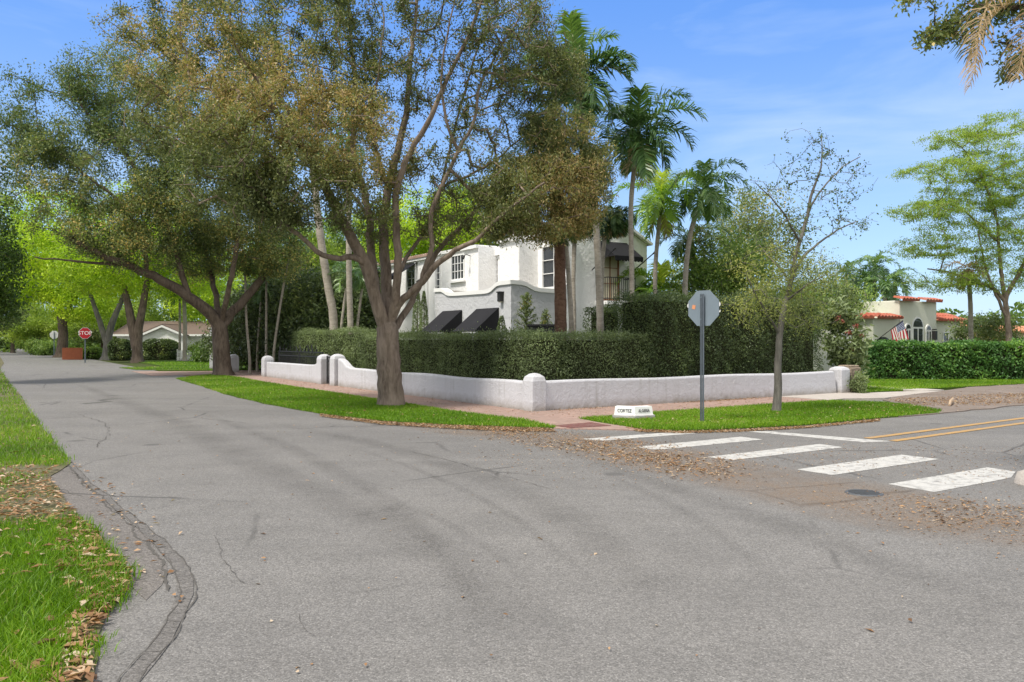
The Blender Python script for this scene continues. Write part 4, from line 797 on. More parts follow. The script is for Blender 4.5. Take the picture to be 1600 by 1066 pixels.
m = MB(); tile_strip(m, S(a0 + 2.2, bR + .5, 2.85), e * 4.4, np.array((*(U * 2.4), .75)), .32, .1, 4); m.build('roof', 'tile_orange', nh); m = MB(); m.sbox(a0 + 2.36, a0 + 2.48, bR + .5, bR + 4.6, 2.6, 2.8); m.build('fascia', 'trim_white', nh)
Fn = Face(a0, 0, 'v'); Fn2 = Face(a0 - .02, 0, 'v'); Fn3 = Face(a0 + .25, 0, 'v')
def arch(parent, F, hc, w, z0, zs, split=True, name='window'):
    m = MB(); r = w / 2; o = [F.p(hc - r - .1, .0, z0), F.p(hc + r + .1, 0, z0)] + [F.p(hc + (r + .1) * math.cos(t), 0, zs + (r + .1) * math.sin(t)) for t in np.linspace(0, math.pi, 13)]
    m.prism(o, np.array(F.p(0, .05, 0)) - np.array(F.p(0, 0, 0))); fr = m.build(name, 'trim_white', parent); m = MB()
    for lo, hi in ((-r, -.03), (.03, r)):
        F.box(m, hc + lo + .03, hc + hi - .03, .052, .062, z0, zs - .08)
    m.prism([F.p(hc + r * math.cos(t), .052, zs + .02 + r * math.sin(t)) for t in np.linspace(0, math.pi, 13)], np.array(F.p(0, .062, 0)) - np.array(F.p(0, .052, 0)))
    m.build('pane', 'glass', fr); return fr
arch(nh, Fn2, t_(1417.5), .42, .4, 2.45); arch(nh, Fn2, t_(1432.5), .95, .4, 2.55); arch(nh, Fn2, t_(1449.5), .42, .4, 2.4)
for px in (1410, 1456): m = MB(); h = t_(px); Fn2.box(m, h - .1, h + .1, .03, .25, 1.85, 2.35); Fn2.box(m, h - .03, h + .03, 0, .25, 2.4, 2.46); m.build('wall_lamp', 'lamp_dark', nh)
window(nh, Fn3, t_(1480), t_(1487), 1.3, 2.25, 1, 2, .05)
hc = t_(1380); m = MB(); m.prism([Fn.p(hc - .75, .004, .9)] + [Fn.p(hc + .75 * math.cos(t), .004, 1.55 + .45 * math.sin(t)) for t in np.linspace(math.pi, 0, 11)] + [Fn.p(hc + .75, .004, .9)], np.array(Fn.p(0, .02, 0)) - np.array(Fn.p(0, .004, 0))); m.build('porch_opening', 'glass', nh)
Fside = Face(0, b0, 'u'); m = MB(); ha = a0 + 1.5
m.prism([Fside.p(ha + .95 * math.cos(t), .03, 1.5 + 1.0 * math.sin(t)) for t in np.linspace(0, math.pi, 13)], np.array(Fside.p(0, .06, 0)) - np.array(Fside.p(0, .03, 0))); m.build('arch_trim', 'trim_white', nh)
m = MB(); hp = t_(1367); base = np.array(Fn.p(hp, 0, 1.75)); tip = np.array(Fn.p(hp + .35, 1.35, 2.85)); m.tube([base, tip], .02, 6); pl = m.build('flag_pole', 'iron', None, loc=tuple(base)); fl = tag(pl, 'small national flag with stars and stripes hanging from a pole on the white house', 'flag')
nu, nv = 26, 26; Vv, Ff_, mi = [], [], []; d = (tip - base); 
for i in range(nu + 1):
    for j in range(nv + 1):
        u, w = i / nu, j / nv; q = tip - d * (u * .44); drop = np.array((0.24 * w, .0, -1.0 * w)); fold = .06 * math.sin(u * 9 + w * 2) * w
        Vv.append(q + drop * (1 - .12 * u) + np.array((fold, -.5 * fold, 0)))
for i in range(nu):
    for j in range(nv):
        Ff_.append((i * (nv + 1) + j, (i + 1) * (nv + 1) + j, (i + 1) * (nv + 1) + j + 1, i * (nv + 1) + j + 1)); c = (2 if (i % 2 or j % 2) else 1) if (j < 11 and i < 14) else (0 if (i // 2) % 2 == 0 else 1); mi.append(c)
m = MB(); m.v = Vv; m.f = Ff_; m.mi = mi; fo = m.build('cloth', ['flag_red', 'flag_white', 'flag_blue'], pl, smooth=True); sf = fo.modifiers.new('solid', 'SOLIDIFY'); sf.thickness = .004
# pinkish house beyond
X, Y = P(1556, 533, 58)[:2]; a1, b1 = ab(X, Y); ph = thing('house', 'pinkish one-storey house with orange tile roof at the right edge beyond the hedge', 'house', (X, Y, 0))
m = MB(); m.sbox(a1, a1 + 8, b1, b1 + 14, 0, 2.45); m.build('wall', 'pink_wall', ph, bevel=.03); m = MB()
tile_strip(m, S(a1 - .4, b1 - .3, 2.42), e * 15, np.array((*(U * 3.0), .5)), .35, .1, 3); m.build('roof', 'tile_orange', ph)
window(ph, Face(a1, 0, 'v'), b1 + 2, b1 + 3.2, 1.0, 2.1, 2, 2, .05)
# low white house up the left street
Yh = 84; X0 = P(222, 533, Yh)[0]; X1 = P(288, 533, Yh)[0]; wh = thing('house', 'low white gabled house with a brown roof beyond the leaning tree on the left street', 'house', (X0, Yh, 0)); XR = P(335, 533, Yh)[0]; XL = P(175, 533, Yh)[0]
m = MB(); m.hexa([(x, y, z) for z in (-.3, 2.55) for x, y in ((XL, Yh + 1), (XR, Yh + 1), (XR, Yh + 9), (XL, Yh + 9))]); m.prism([(X0, Yh, -.3), (X1, Yh, -.3), (X1, Yh, 2.45), ((X0 + X1) / 2, Yh, 3.3), (X0, Yh, 2.45)], (0, 1.0, 0)); m.build('wall', 'house_white', wh)
m = MB(); m.add([(XL - .4, Yh + .4, 2.5), (XR + .4, Yh + .4, 2.5), (XR + .4, Yh + 5, 4.0), (XL - .4, Yh + 5, 4.0)], [(0, 1, 2, 3)]); xm = (X0 + X1) / 2
for xa in (X0 - .4, X1 + .4): m.prism([(xa, Yh - .3, 2.34), (xm, Yh - .3, 3.48), (xm, Yh - .3, 3.56), (xa, Yh - .3, 2.42)], (0, 4, 0))
rf = m.build('roof', 'roof_brown', wh); sf = rf.modifiers.new('solid', 'SOLIDIFY'); sf.thickness = .06
m = MB()
for xa in (X0 - .4, X1 + .4): m.prism([(xa, Yh - .36, 2.12), (xm, Yh - .36, 3.24), (xm, Yh - .36, 3.46), (xa, Yh - .36, 2.34)], (0, .05, 0))
m.hexa([(x, y, z) for z in (2.3, 2.5) for x, y in ((XL - .4, Yh + .3), (XR + .4, Yh + .3), (XR + .4, Yh + .36), (XL - .4, Yh + .36))]); m.build('fascia', 'trim_white', wh)
# fences and a car far up the street
x0, x1 = P(97, 533, 76)[0], P(129, 533, 76)[0]; m = MB()
for k, x in enumerate(np.linspace(x0, x1, 16)[:-1]): m.hexa([(x + i, 76 + j, z) for z in (-.2, 1.12 + .03 * (k % 2)) for i, j in ((.005, 0), ((x1 - x0) / 15 - .005, 0), ((x1 - x0) / 15 - .005, .04), (.005, .04))])
tag(m.build('fence', 'orange_wood', loc=(x0, 76, 0)), 'orange-red wooden board fence left of the far stop sign', 'fence')
x0, x1 = P(277, 533, 71)[0], P(301, 533, 71)[0]; fw_ = thing('fence', 'small white picket fence by the slim pale palm trunk', 'fence', (x0, 71, 0)); m = MB()
for x in np.linspace(x0, x1, 11): m.hexa([(x + i, 71 + j, z) for z in (0, .95) for i, j in ((-.03, 0), (.03, 0), (.03, .03), (-.03, .03))])
m.build('pickets', 'trim_white', fw_); m = MB()
for z in (.25, .75): m.hexa([(x, y, z + dz) for dz in (0, .07) for x, y in ((x0, 71.035), (x1, 71.035), (x1, 71.06), (x0, 71.06))])
m.build('rail', 'trim_white', fw_)
Yc = 150; xc = P(13, 533, Yc)[0]; car = thing('parked_car', 'dark car parked far away at the end of the left street', 'car', (xc, Yc, 0)); m = MB()
pr = [(-.95, .35), (.95, .35), (.95, .95), (.8, 1.0), (.62, 1.55), (-.62, 1.55), (-.8, 1.0), (-.95, .95)]; m.prism([(xc + x, Yc, z) for x, z in pr], (0, 4.2, 0)); m.build('body', 'car_paint', car, bevel=.08)
m = MB(); m.prism([(xc + x, Yc - .012, z) for x, z in ((-.68, 1.02), (.68, 1.02), (.54, 1.46), (-.54, 1.46))], (0, .01, 0)); m.build('window', 'glass', car)
for x in (-.75, .75):
    m = MB(); m.tube([(xc + x - .1, Yc + .8, .33), (xc + x + .1, Yc + .8, .33)], .33, 14); m.build('wheel', 'lamp_dark', car); m = MB(); m.hexa([(xc + x + i, Yc + j, z) for z in (.72, .86) for i, j in ((-.14, -.02), (.14, -.02), (.14, 0), (-.14, 0))]); m.build('tail_light', 'sign_red', car)

# ================================================================== hedges
def hedge(name, label, boxes, mat, dens, ll, lw, cat='hedge', rough=.09, seed=0, core='hedge_core', amt=.3, base=.42, fr=None):
    o_, ex, ey = (C0, U, V) if fr is None else [np.array(q, float) for q in fr]
    S = lambda a, b, z=None: tuple(o_ + a * ex + b * ey) + (() if z is None else (z,))
    a0, a1, b0, b1, z0, z1 = boxes[0]; root = thing(name, label, cat, S((a0 + a1) / 2, (b0 + b1) / 2, 0)); cs = []; m = MB()
    for a0, a1, b0, b1, z0, z1 in boxes:
        la, lb, lz = a1 - a0, b1 - b0, z1 - z0
        for ar, fn in ((la * lz, lambda k: (rng.uniform(a0, a1, k), np.full(k, b0), rng.uniform(z0, z1, k), (0, -1, 0))), (la * lz * .5, lambda k: (rng.uniform(a0, a1, k), np.full(k, b1), rng.uniform(z0, z1, k), (0, 1, 0))),
                       (lb * lz, lambda k: (np.full(k, a0), rng.uniform(b0, b1, k), rng.uniform(z0, z1, k), (-1, 0, 0))), (lb * lz * .6, lambda k: (np.full(k, a1), rng.uniform(b0, b1, k), rng.uniform(z0, z1, k), (1, 0, 0))),
                       (la * lb, lambda k: (rng.uniform(a0, a1, k), rng.uniform(b0, b1, k), np.full(k, z1), (0, 0, 1)))):
            k = int(ar * dens); a, b, z, nn = fn(k); p = np.stack([a, b, z], 1); q = vnoise(p, 2.6, seed) * rough + vnoise(p, 7, seed + 1) * rough * .7 + rng.normal(0, .05, k) - np.abs(rng.normal(0, .07, k)) + (rng.random(k) < .05) * np.abs(rng.normal(0, .11, k))
            p = p + np.array(nn) * q[:, None]; cs.append(p)
        i = .2; qq = [S(a0 + i, b0 + i), S(a1 - i, b0 + i), S(a1 - i, b1 - i), S(a0 + i, b1 - i)]; m.hexa([(*k, z0 - .1) for k in qq] + [(*k, z1 - i) for k in qq])
    p = np.vstack(cs); w = o_ + p[:, :1] * ex + p[:, 1:2] * ey; c = np.concatenate([w, p[:, 2:3]], 1); v, f = leaf_quads(c, ll, lw, .5)
    np_mesh('leaves', v, f, mat, root, tint=tintof(c, len(c), 3.2, amt, seed, base, .12)); m.build('core', core, root); return root
ground_mat('hedge_core', (0.025, 0.032, 0.014), (0.04, 0.045, 0.022), (0.05, 0.04, 0.026), 3)
hedge('hedge', 'long dark green clipped hedge behind the low white wall', [(.55, 12.7, .5, 1.5, .05, 2.02), (.5, 1.5, 1.5, 4.4, .05, 2.0)], 'leaf_hedge', 1150, .062, .025, amt=.2)
hedge('hedge', 'pale green clipped hedge behind the iron gates and railing', [(15.6, 24.3, 1.6, 2.6, .05, 2.28)], 'leaf_hedge', 900, .068, .027, seed=3, base=.56, amt=.2)
hedge('hedge', 'taller dark hedge at the right behind the stop sign', [(.5, 2.1, 4.4, 12.4, .05, 3.15)], 'leaf_dark', 1050, .066, .03, seed=5, rough=.15, base=.46, amt=.2)
hedge('hedge', 'dark hedge block under the balcony, left of the gap', [(6.0, 7.0, 7.15, 8.35, .05, 3.05)], 'leaf_dark', 520, .09, .04, seed=6, base=.55)
hedge('hedge', 'dark hedge block under the balcony, right of the gap', [(5.6, 6.6, 8.75, 12.2, .05, 3.1)], 'leaf_dark', 520, .09, .04, seed=7, base=.55)
X, Y = G(1364, 594.5)[:2]; ha, hb = ab(X, Y)
hedge('hedge', 'bright green clipped hedge across the front of the neighbouring white house', [(0, 16, 0, 1.3, .05, 1.68)], 'leaf_hedge_bright', 430, .15, .075, seed=8, rough=.12, amt=.26, fr=((X, Y), (.9995, -.03), (.03, .9995)))
for px0, px1, Yh_, zt, lab in ((172, 204, 74, 2.0, 'dark rounded hedge left of the double-stemmed trunk'), (222, 279, 74, 2.0, 'dark rounded hedge right of the double-stemmed trunk in front of the low house'), (129, 161, 79, 1.15, 'low yellowish clipped hedge right of the orange fence')):
    c0 = P((px0 + px1) / 2, 533, Yh_); hw = (px1 - px0) / 2 / FPX * Yh_; n = int(2600 * hw); d = norm(rng.normal(size=(n, 3))); d = np.sign(d) * np.abs(d) ** .6; c = np.array((c0[0], Yh_, zt * .48)) + d * np.array((hw, .9, zt * .52)) * (1 + .05 * vnoise(d, 4, 3)[:, None]) * rng.uniform(.9, 1, (n, 1))
    v, f = leaf_quads(c, .22, .11, .5); t = thing('hedge', lab, 'hedge', (c0[0], Yh_, 0)); np_mesh('leaves', v, f, 'leaf_shrub' if zt < 1.5 else 'leaf_dark', t, tint=tintof(c, n, 2, .3, 4, .55))
    m = MB(); m.hexa([(c0[0] + i * hw * .75, Yh_ + j * .6, z) for z in (0, zt * .85) for i, j in ((-1, -1), (1, -1), (1, 1), (-1, 1))]); m.build('core', 'hedge_core', t)

# ================================================================== street trees
# the big multi-stemmed tree in front of the house
Y1 = 21.6; T = Tree(21); tx, ty = G(613, 635)
t1 = thing('street_tree', 'large multi-stemmed tree with olive-brown leaves on the grass strip before the white house', 'tree', (tx, ty, 0))
L = lambda r0, r1, *pts: T.limb(PX(Y1, *pts), r0, r1, .3, .014)
L(.35, .285, (613, 641), (611, 600), (609, 565), (607, 530), (606, 512))
L(.19, .05, (605, 520), (594, 488, -.1), (585, 455, -.2), (576, 425, -.4), (560, 390, -.6), (541, 355, -.9), (520, 315, -1.2), (498, 270, -1.6), (468, 222, -2), (430, 170, -2.6), (400, 120, -3))
L(.085, .03, (572, 412, -.5), (552, 402, -.8), (530, 403, -1.2), (505, 398, -1.6), (484, 384, -2), (466, 366, -2.3), (445, 350, -2.6), (415, 310, -3), (380, 285, -3.4))
L(.13, .03, (588, 462, -.2), (584, 425, .1), (578, 380, .3), (578, 340, .5), (568, 295, .7), (552, 235, .9), (558, 150, 1.1), (548, 60, 1.4), (540, -40, 1.6))
L(.06, .02, (578, 345, .5), (560, 315, 1.2), (525, 270, 2), (490, 200, 2.8), (460, 120, 3.4), (450, 40, 4))
L(.17, .03, (607, 512), (605, 470, .3), (603, 420, .5), (600, 370, .7), (602, 320, .8), (617, 255, .9), (634, 180, 1), (641, 100, 1.1), (650, 20, 1.2), (655, -60, 1.3))
L(.06, .02, (606, 300, .8), (590, 240, .2), (575, 190, -.6), (590, 120, -1.2), (600, 30, -1.6))
L(.13, .03, (610, 510), (618, 465, -.3), (622, 410, -.6), (619, 355, -.8), (620, 300, -1), (640, 240, -1.2), (668, 195, -1.4), (700, 120, -1.7), (735, 50, -2), (760, -20, -2.2))
L(.11, .025, (612, 508), (622, 478, -.2), (640, 460, -.4), (660, 440, -.6), (682, 415, -.9), (712, 392, -1.2), (742, 376, -1.4), (770, 348, -1.6), (810, 315, -1.8), (850, 285, -2))
L(.075, .02, (655, 443, -.5), (666, 415, -.6), (676, 382, -.7), (672, 345, -.8), (688, 295, -1), (716, 235, -1.2), (738, 195, -1.3), (752, 130, -1.5), (785, 70, -1.7), (815, 20, -1.9))
L(.10, .03, (615, 520), (632, 490, .3), (648, 462, .5), (664, 428, .7), (690, 385, 1), (725, 350, 1.2), (765, 305, 1.4), (820, 285, 1.6), (880, 275, 1.6))
L(.06, .02, (623, 430, -.5), (640, 395, .1), (662, 365, .5), (680, 330, .8), (692, 280, 1), (706, 220, 1.2), (724, 150, 1.3), (745, 80, 1.4), (765, 10, 1.5))
L(.045, .015, (690, 290, 1), (730, 275, .8), (775, 250, .7), (820, 210, .6), (850, 180, .6))
L(.045, .015, (716, 235, -1.2), (700, 200, -1.5), (690, 130, -1.7), (700, 50, -1.9), (720, -30, -2))
dense = [(430, 190, -2, 2.2, 2.2, 2.0, 230), (330, 130, -1.5, 2.2, 2.2, 2.3, 190), (260, 150, -.5, 1.3, 1.6, 2.0, 90), (470, 290, -2.2, 1.7, 1.6, 1.2, 130), (400, 240, -3.2, 1.6, 1.5, 1.5, 110), (500, 90, 0, 2.2, 2.6, 2.2, 210), (400, 20, 0, 2.5, 2.6, 2.2, 170), (560, 300, -1.4, 1.2, 1.3, 1.0, 90),
         (450, 120, 3, 2.5, 2, 2.5, 140), (600, 40, 1, 2.0, 2.5, 2.2, 130), (610, -60, 0, 4.0, 3.0, 1.4, 130), (300, 30, 0, 1.6, 1.8, 1.5, 90), (610, 190, 0, 1.2, 2.0, 1.8, 60), (540, 210, -2.0, 1.4, 1.3, 1.4, 90), (350, 240, -2.5, 1.6, 1.5, 1.6, 110), (420, 330, -2.6, 1.2, 1.3, .7, 70), (230, 70, 0, 1.2, 1.6, 1.5, 60)]
sparse = [(720, 90, 0, 1.8, 2.4, 2.2, 120), (790, 60, -1, 1.2, 2.0, 1.6, 80), (740, 250, 0, 1.2, 1.8, 1.6, 60), (660, 300, 0, 1.0, 1.4, 1.4, 40), (700, 350, .5, .9, 1.2, .6, 34), (590, 350, .5, .8, 1.0, .8, 26)]
clump = [(860, 285, -.2, 1.5, 1.3, 1.0, 330), (800, 310, -.8, 1.1, 1.2, .85, 190), (925, 290, .4, .7, .9, .85, 120), (870, 215, 0, 1.2, 1.1, .8, 150), (840, 130, 0, 1.2, 1.2, 1.2, 110), (885, 120, .3, .9, 1.0, .9, 70), (830, 40, .2, 1.0, 1.2, 1.0, 60), (790, 355, -1, .75, .7, .42, 70), (900, 340, 0, .8, .8, .5, 90), (845, 362, -.4, .8, .7, .4, 70), (935, 250, .3, .6, .7, .6, 60)]
thin = lambda bl, k: [(*b[:6], int(b[6] * k)) for b in bl]
dense = thin(dense, .72); sparse = thin(sparse, 2.3)
n0 = T.n; T.fill(np.vstack([blob(*b, Y1, T.r) for b in dense]), .4, zmin=4.6, jit=.05); k1 = len(T.tips)
T.fill(np.vstack([blob(*b, Y1, T.r) for b in sparse]), .4, zmin=4.4, jit=.05); k2 = len(T.tips)
T.fill(np.vstack([blob(*b, Y1, T.r, shell=.2) for b in clump]), .35, zmin=4.4, jit=.09); T.finish(.0125)
T.wood('trunk', 'bark_main', t1, flare=.24); tp = np.array(T.tips)
T.leaves('crown', 'leaf_main', t1, 100, .115, .088, .038, .3, .4, 3, .47, .40, .62, tips=np.concatenate([tp[:k1]]))
T.leaves('crown_side', 'leaf_main', t1, 29, .09, .09, .038, .3, .5, 4, .5, .3, .9, tips=tp[k1:k2])
T.leaves('drooping_clump', 'leaf_main', t1, 62, .11, .10, .03, .2, .8, 5, .60, .32, 1.1, tips=tp[k2:])
# the leaning tree further up the left street
Y2 = 40.9; T = Tree(33); tx, ty = G(348, 587); t2 = thing('street_tree', 'leaning dark-leaved tree with forked trunk beside the driveway on the left', 'tree', (tx, ty, 0))
L = lambda r0, r1, *pts: T.limb(PX(Y2, *pts), r0, r1, .4, .025)
L(.44, .38, (349, 591), (347, 560), (345, 530), (343, 508))
L(.32, .10, (343, 512), (334, 496, -.3), (318, 482, -.6), (295, 464, -1), (262, 443, -1.6), (228, 427, -2.2), (190, 410, -3), (150, 395, -3.6), (110, 372, -4.2))
L(.08, .03, (200, 414, -2.8), (150, 411, -3.4), (100, 406, -4.2), (55, 402, -5))
L(.26, .08, (345, 512), (360, 492, .4), (378, 474, .8), (398, 450, 1.2), (413, 430, 1.6), (421, 400, 2), (424, 355, 2.4), (415, 300, 2.8))
L(.17, .05, (343, 508), (338, 470, 1), (330, 430, 1.6), (318, 380, 2.2), (300, 320, 2.8), (280, 250, 3.2))
L(.15, .05, (346, 506), (355, 460, -.8), (366, 410, -1.4), (372, 350, -2), (360, 270, -2.4), (340, 180, -2.6))
L(.15, .04, (296, 465, -1), (284, 430, -1.2), (270, 375, -1.4), (240, 310, -1.8), (190, 235, -2.2), (140, 180, -2.4), (100, 130, -2.5))
L(.11, .03, (230, 428, -2.2), (222, 380, -2.6), (190, 320, -3), (130, 270, -3.4), (70, 220, -3.6))
bl = [(180, 270, -2, 4.2, 4, 3.4, 260), (100, 190, -2, 3.0, 3.5, 2.6, 170), (60, 290, -3, 2.6, 3, 2.4, 120), (260, 200, 0, 4, 4, 3.2, 230), (200, 130, -1, 3.2, 3.4, 1.9, 170), (330, 300, 0, 3.6, 3.5, 3.0, 210), (385, 385, 1, 2.2, 2.8, 1.7, 130), (250, 350, -1, 3.2, 3.5, 1.7, 150), (170, 370, -3, 2.6, 3, 1.2, 90), (350, 180, 0, 3, 3.5, 3, 110), (25, 210, -2, 1.4, 2, 1.6, 40), (310, 400, 2, 1.8, 2.5, 1.3, 110), (400, 330, 0, 2.4, 3, 2.6, 150), (440, 400, 1, 1.6, 2.2, 1.3, 80), (290, 290, -2, 3, 3, 2.5, 150), (220, 390, -2, 2.4, 2.6, 1.0, 80)]
T.fill(np.vstack([blob(*b, Y2, T.r) for b in bl]), .6, zmin=5, jit=.09); T.finish(.011); T.wood('trunk', 'bark_dark', t2, flare=.5); T.leaves('crown', 'leaf_gray', t2, 80, .22, .135, .062, .4, .3, 9, .56, .36, .45)
# further trees up the left street
G1 = 'lime-leaved trees arching over the far left street'
blobtree('street_tree', 'double-stemmed brown trunk under lime-green leaves on a root mound', 215, 67, [(215, 540), (216, 515), (222, 485), (228, 450), (232, 410)], [(215, 390, 0, 5.5, 5, 2.4, 240), (290, 430, 2, 4, 4, 2.2, 130), (150, 420, -1, 4, 4, 1.8, 130), (240, 330, 0, 5, 5, 2.8, 120)], 'leaf_lime', 'bark_dark', .44, 46, .42, .30, .13, 41, G1, 0,
         limbs=[([(214, 545), (207, 510), (199, 470), (192, 445), (170, 415)], .42, .15)], step=.8, flat=.6, rtip=.45)
blobtree('street_tree', 'pale leaning trunk right of the red stop sign, under lime leaves', 166, 76, [(168, 545), (170, 525), (177, 500), (188, 475), (200, 440), (205, 415)], [(120, 400, -1, 6, 5, 2.6, 240), (170, 440, 0, 4, 4, 1.6, 120), (60, 390, -2, 5, 5, 3, 170)], 'leaf_lime', 'bark_thin', .42, 46, .45, .32, .14, 42, G1, 0,
         limbs=[([(168, 540), (160, 515), (150, 485), (143, 465), (130, 420), (120, 390)], .3, .06)], step=.9, flat=.6, rtip=.2)
blobtree('street_tree', 'dark trunk left of the red stop sign under lime leaves', 95, 86, [(97, 545), (99, 520), (95, 495), (92, 470)], [(90, 440, 0, 5.5, 5, 2.8, 230), (30, 440, 0, 5, 5, 2.6, 200), (130, 475, 0, 3.5, 4, 2.2, 130), (80, 340, 0, 6, 5, 3.6, 190)], 'leaf_lime', 'bark_dark', .6, 46, .48, .34, .15, 43, G1, 0, step=.9, flat=.6, rtip=.5,
         limbs=[([(96, 545), (100, 510), (108, 480), (118, 455)], .4, .15)])
blobtree('street_tree', 'dark-leaved tree leaning in from the left edge of the photo', -75, 33, [(-75, 520), (-70, 480), (-60, 440)], [(-25, 430, 0, 1.6, 2, 1.6, 130), (-60, 370, 0, 2.2, 3, 2.2, 160), (-10, 480, 0, .8, 1.2, .9, 50), (-60, 270, 1, 1.9, 2.5, 2.2, 90)], 'leaf_deep', 'bark_dark', .35, 44, .25, .17, .08, 44, None, 0, base=.55)
for i, (px, Yt, cy, hh, mat_, lab) in enumerate(((20, 118, 490, 3.2, 'leaf_feather', 'yellowish bushy tree at the far end of the left street, left of the dark trunk'), (62, 112, 500, 3.0, 'leaf_feather', 'yellowish bushy tree at the far end of the left street, against the dark trunk'), (-30, 100, 470, 4.5, 'leaf_gray', 'grey-green tree at the far end of the left street, cut by the photo edge'),
        (275, 100, 460, 5, 'leaf_feather', 'pale feathery tree behind the low white house'), (330, 90, 450, 5, 'leaf_lime', 'bright green tree behind the white pier'), (188, 115, 470, 5.5, 'leaf_feather', 'pale green tree seen between the pale leaning trunk and the brown trunk'), (160, 125, 500, 4, 'leaf_gray', 'grey-green tree far behind the red stop sign'))):
    blobtree('street_tree', lab, px, Yt, [(px, 530), (px + 3, cy + 20)], [(px, cy, 0, 5, 4, hh, 170), (px - 30, cy + 15, 0, 3, 3, hh * .6, 70), (px + 35, cy + 10, 0, 3, 3, hh * .7, 80)], mat_, 'bark_dark', .3, 46, .5, .34, .15, 60 + i, None, 0, step=.9, flat=.7, base=.5)
for i, (px, Yt, zt) in enumerate(((55, 100, 1.9), (70, 97, 1.6), (82, 99, 1.4), (310, 72, 1.5), (318, 66, 1.3), (6, 130, 3))):
    lab = ('green bush below the far yellowish trees, leftmost', 'round green bush left of the far dark trunk', 'green bush touching the far dark trunk', 'yellow-green bush right of the picket fence', 'small yellow-green bush beside the white pier', 'tall dark bush beside the far parked car')[i]
    blobtree('bush', lab, px, Yt, [(px, HOR + (CAM_H - zt * .3) * FPX / Yt)], [(px, HOR + (CAM_H - zt * .55) * FPX / Yt, 0, zt * .75, zt * .7, zt * .48, 70)], 'leaf_shrub' if i < 5 else 'leaf_dark', 'bark_dark', .06, 34, .22, .24, .11, 80 + i, None, 0, cat='bush', zfrac=.2)

# dark trees behind the hedge on the left
for i, (px, Yt, top, w) in enumerate(((395, 49, 440, 2.6), (440, 47, 420, 2.9), (492, 45, 425, 2.8), (545, 44, 415, 2.8), (585, 47, 440, 2.2))):
    ht = CAM_H + (HOR - top) * Yt / FPX; lab = 'dense dark evergreen tree behind the hedge, %s' % ('nearest the leaning tree trunk', 'behind the two thin pale trunks', 'behind the leaning palm trunk', 'behind the upright palm trunk', 'against the left end of the white house')[i]
    blobtree('evergreen_tree', lab, px, Yt, [(px, HOR), (px, HOR - (ht * .7 - CAM_H) * FPX / Yt)], [(px, HOR - (ht * .5 - CAM_H) * FPX / Yt, 0, w, w, ht * .36, 190), (px + 12, HOR - (ht * .78 - CAM_H) * FPX / Yt, 0, w * .8, w * .8, ht * .24, 110), (px - 12, HOR - (ht * .28 - CAM_H) * FPX / Yt, 0, w, w, ht * .26, 130)],
             'leaf_dark', 'bark_dark', .22, 46, .32, .24, .085, 90 + i, 'dark evergreens behind the hedge', 0, step=.7, zfrac=.1, base=.5, up=.6)
for i, (px, Yt, cy, w, mat_) in enumerate(((455, 60, 390, 3.5, 'leaf_feather'), (665, 62, 350, 4.5, 'leaf_lime'), (735, 64, 335, 4, 'leaf_shrub'), (560, 66, 380, 4, 'leaf_shrub'))):
    blobtree('garden_tree', ('yellowish feathery tree rising behind the dark evergreens', 'bright green tree showing over the left roof of the house', 'green tree behind the middle of the house roof', 'green tree behind the house seen through the forked trunk')[i], px, Yt, [(px, 520), (px, cy + 20)], [(px, cy, 0, w, w, w * .7, 190), (px + 35, cy + 25, 0, w * .8, w, w * .5, 110), (px - 35, cy + 30, 0, w * .8, w, w * .5, 110)], mat_, 'bark_dark', .3, 42, .4, .28, .13, 110 + i, None, 0, step=.8, flat=.8)

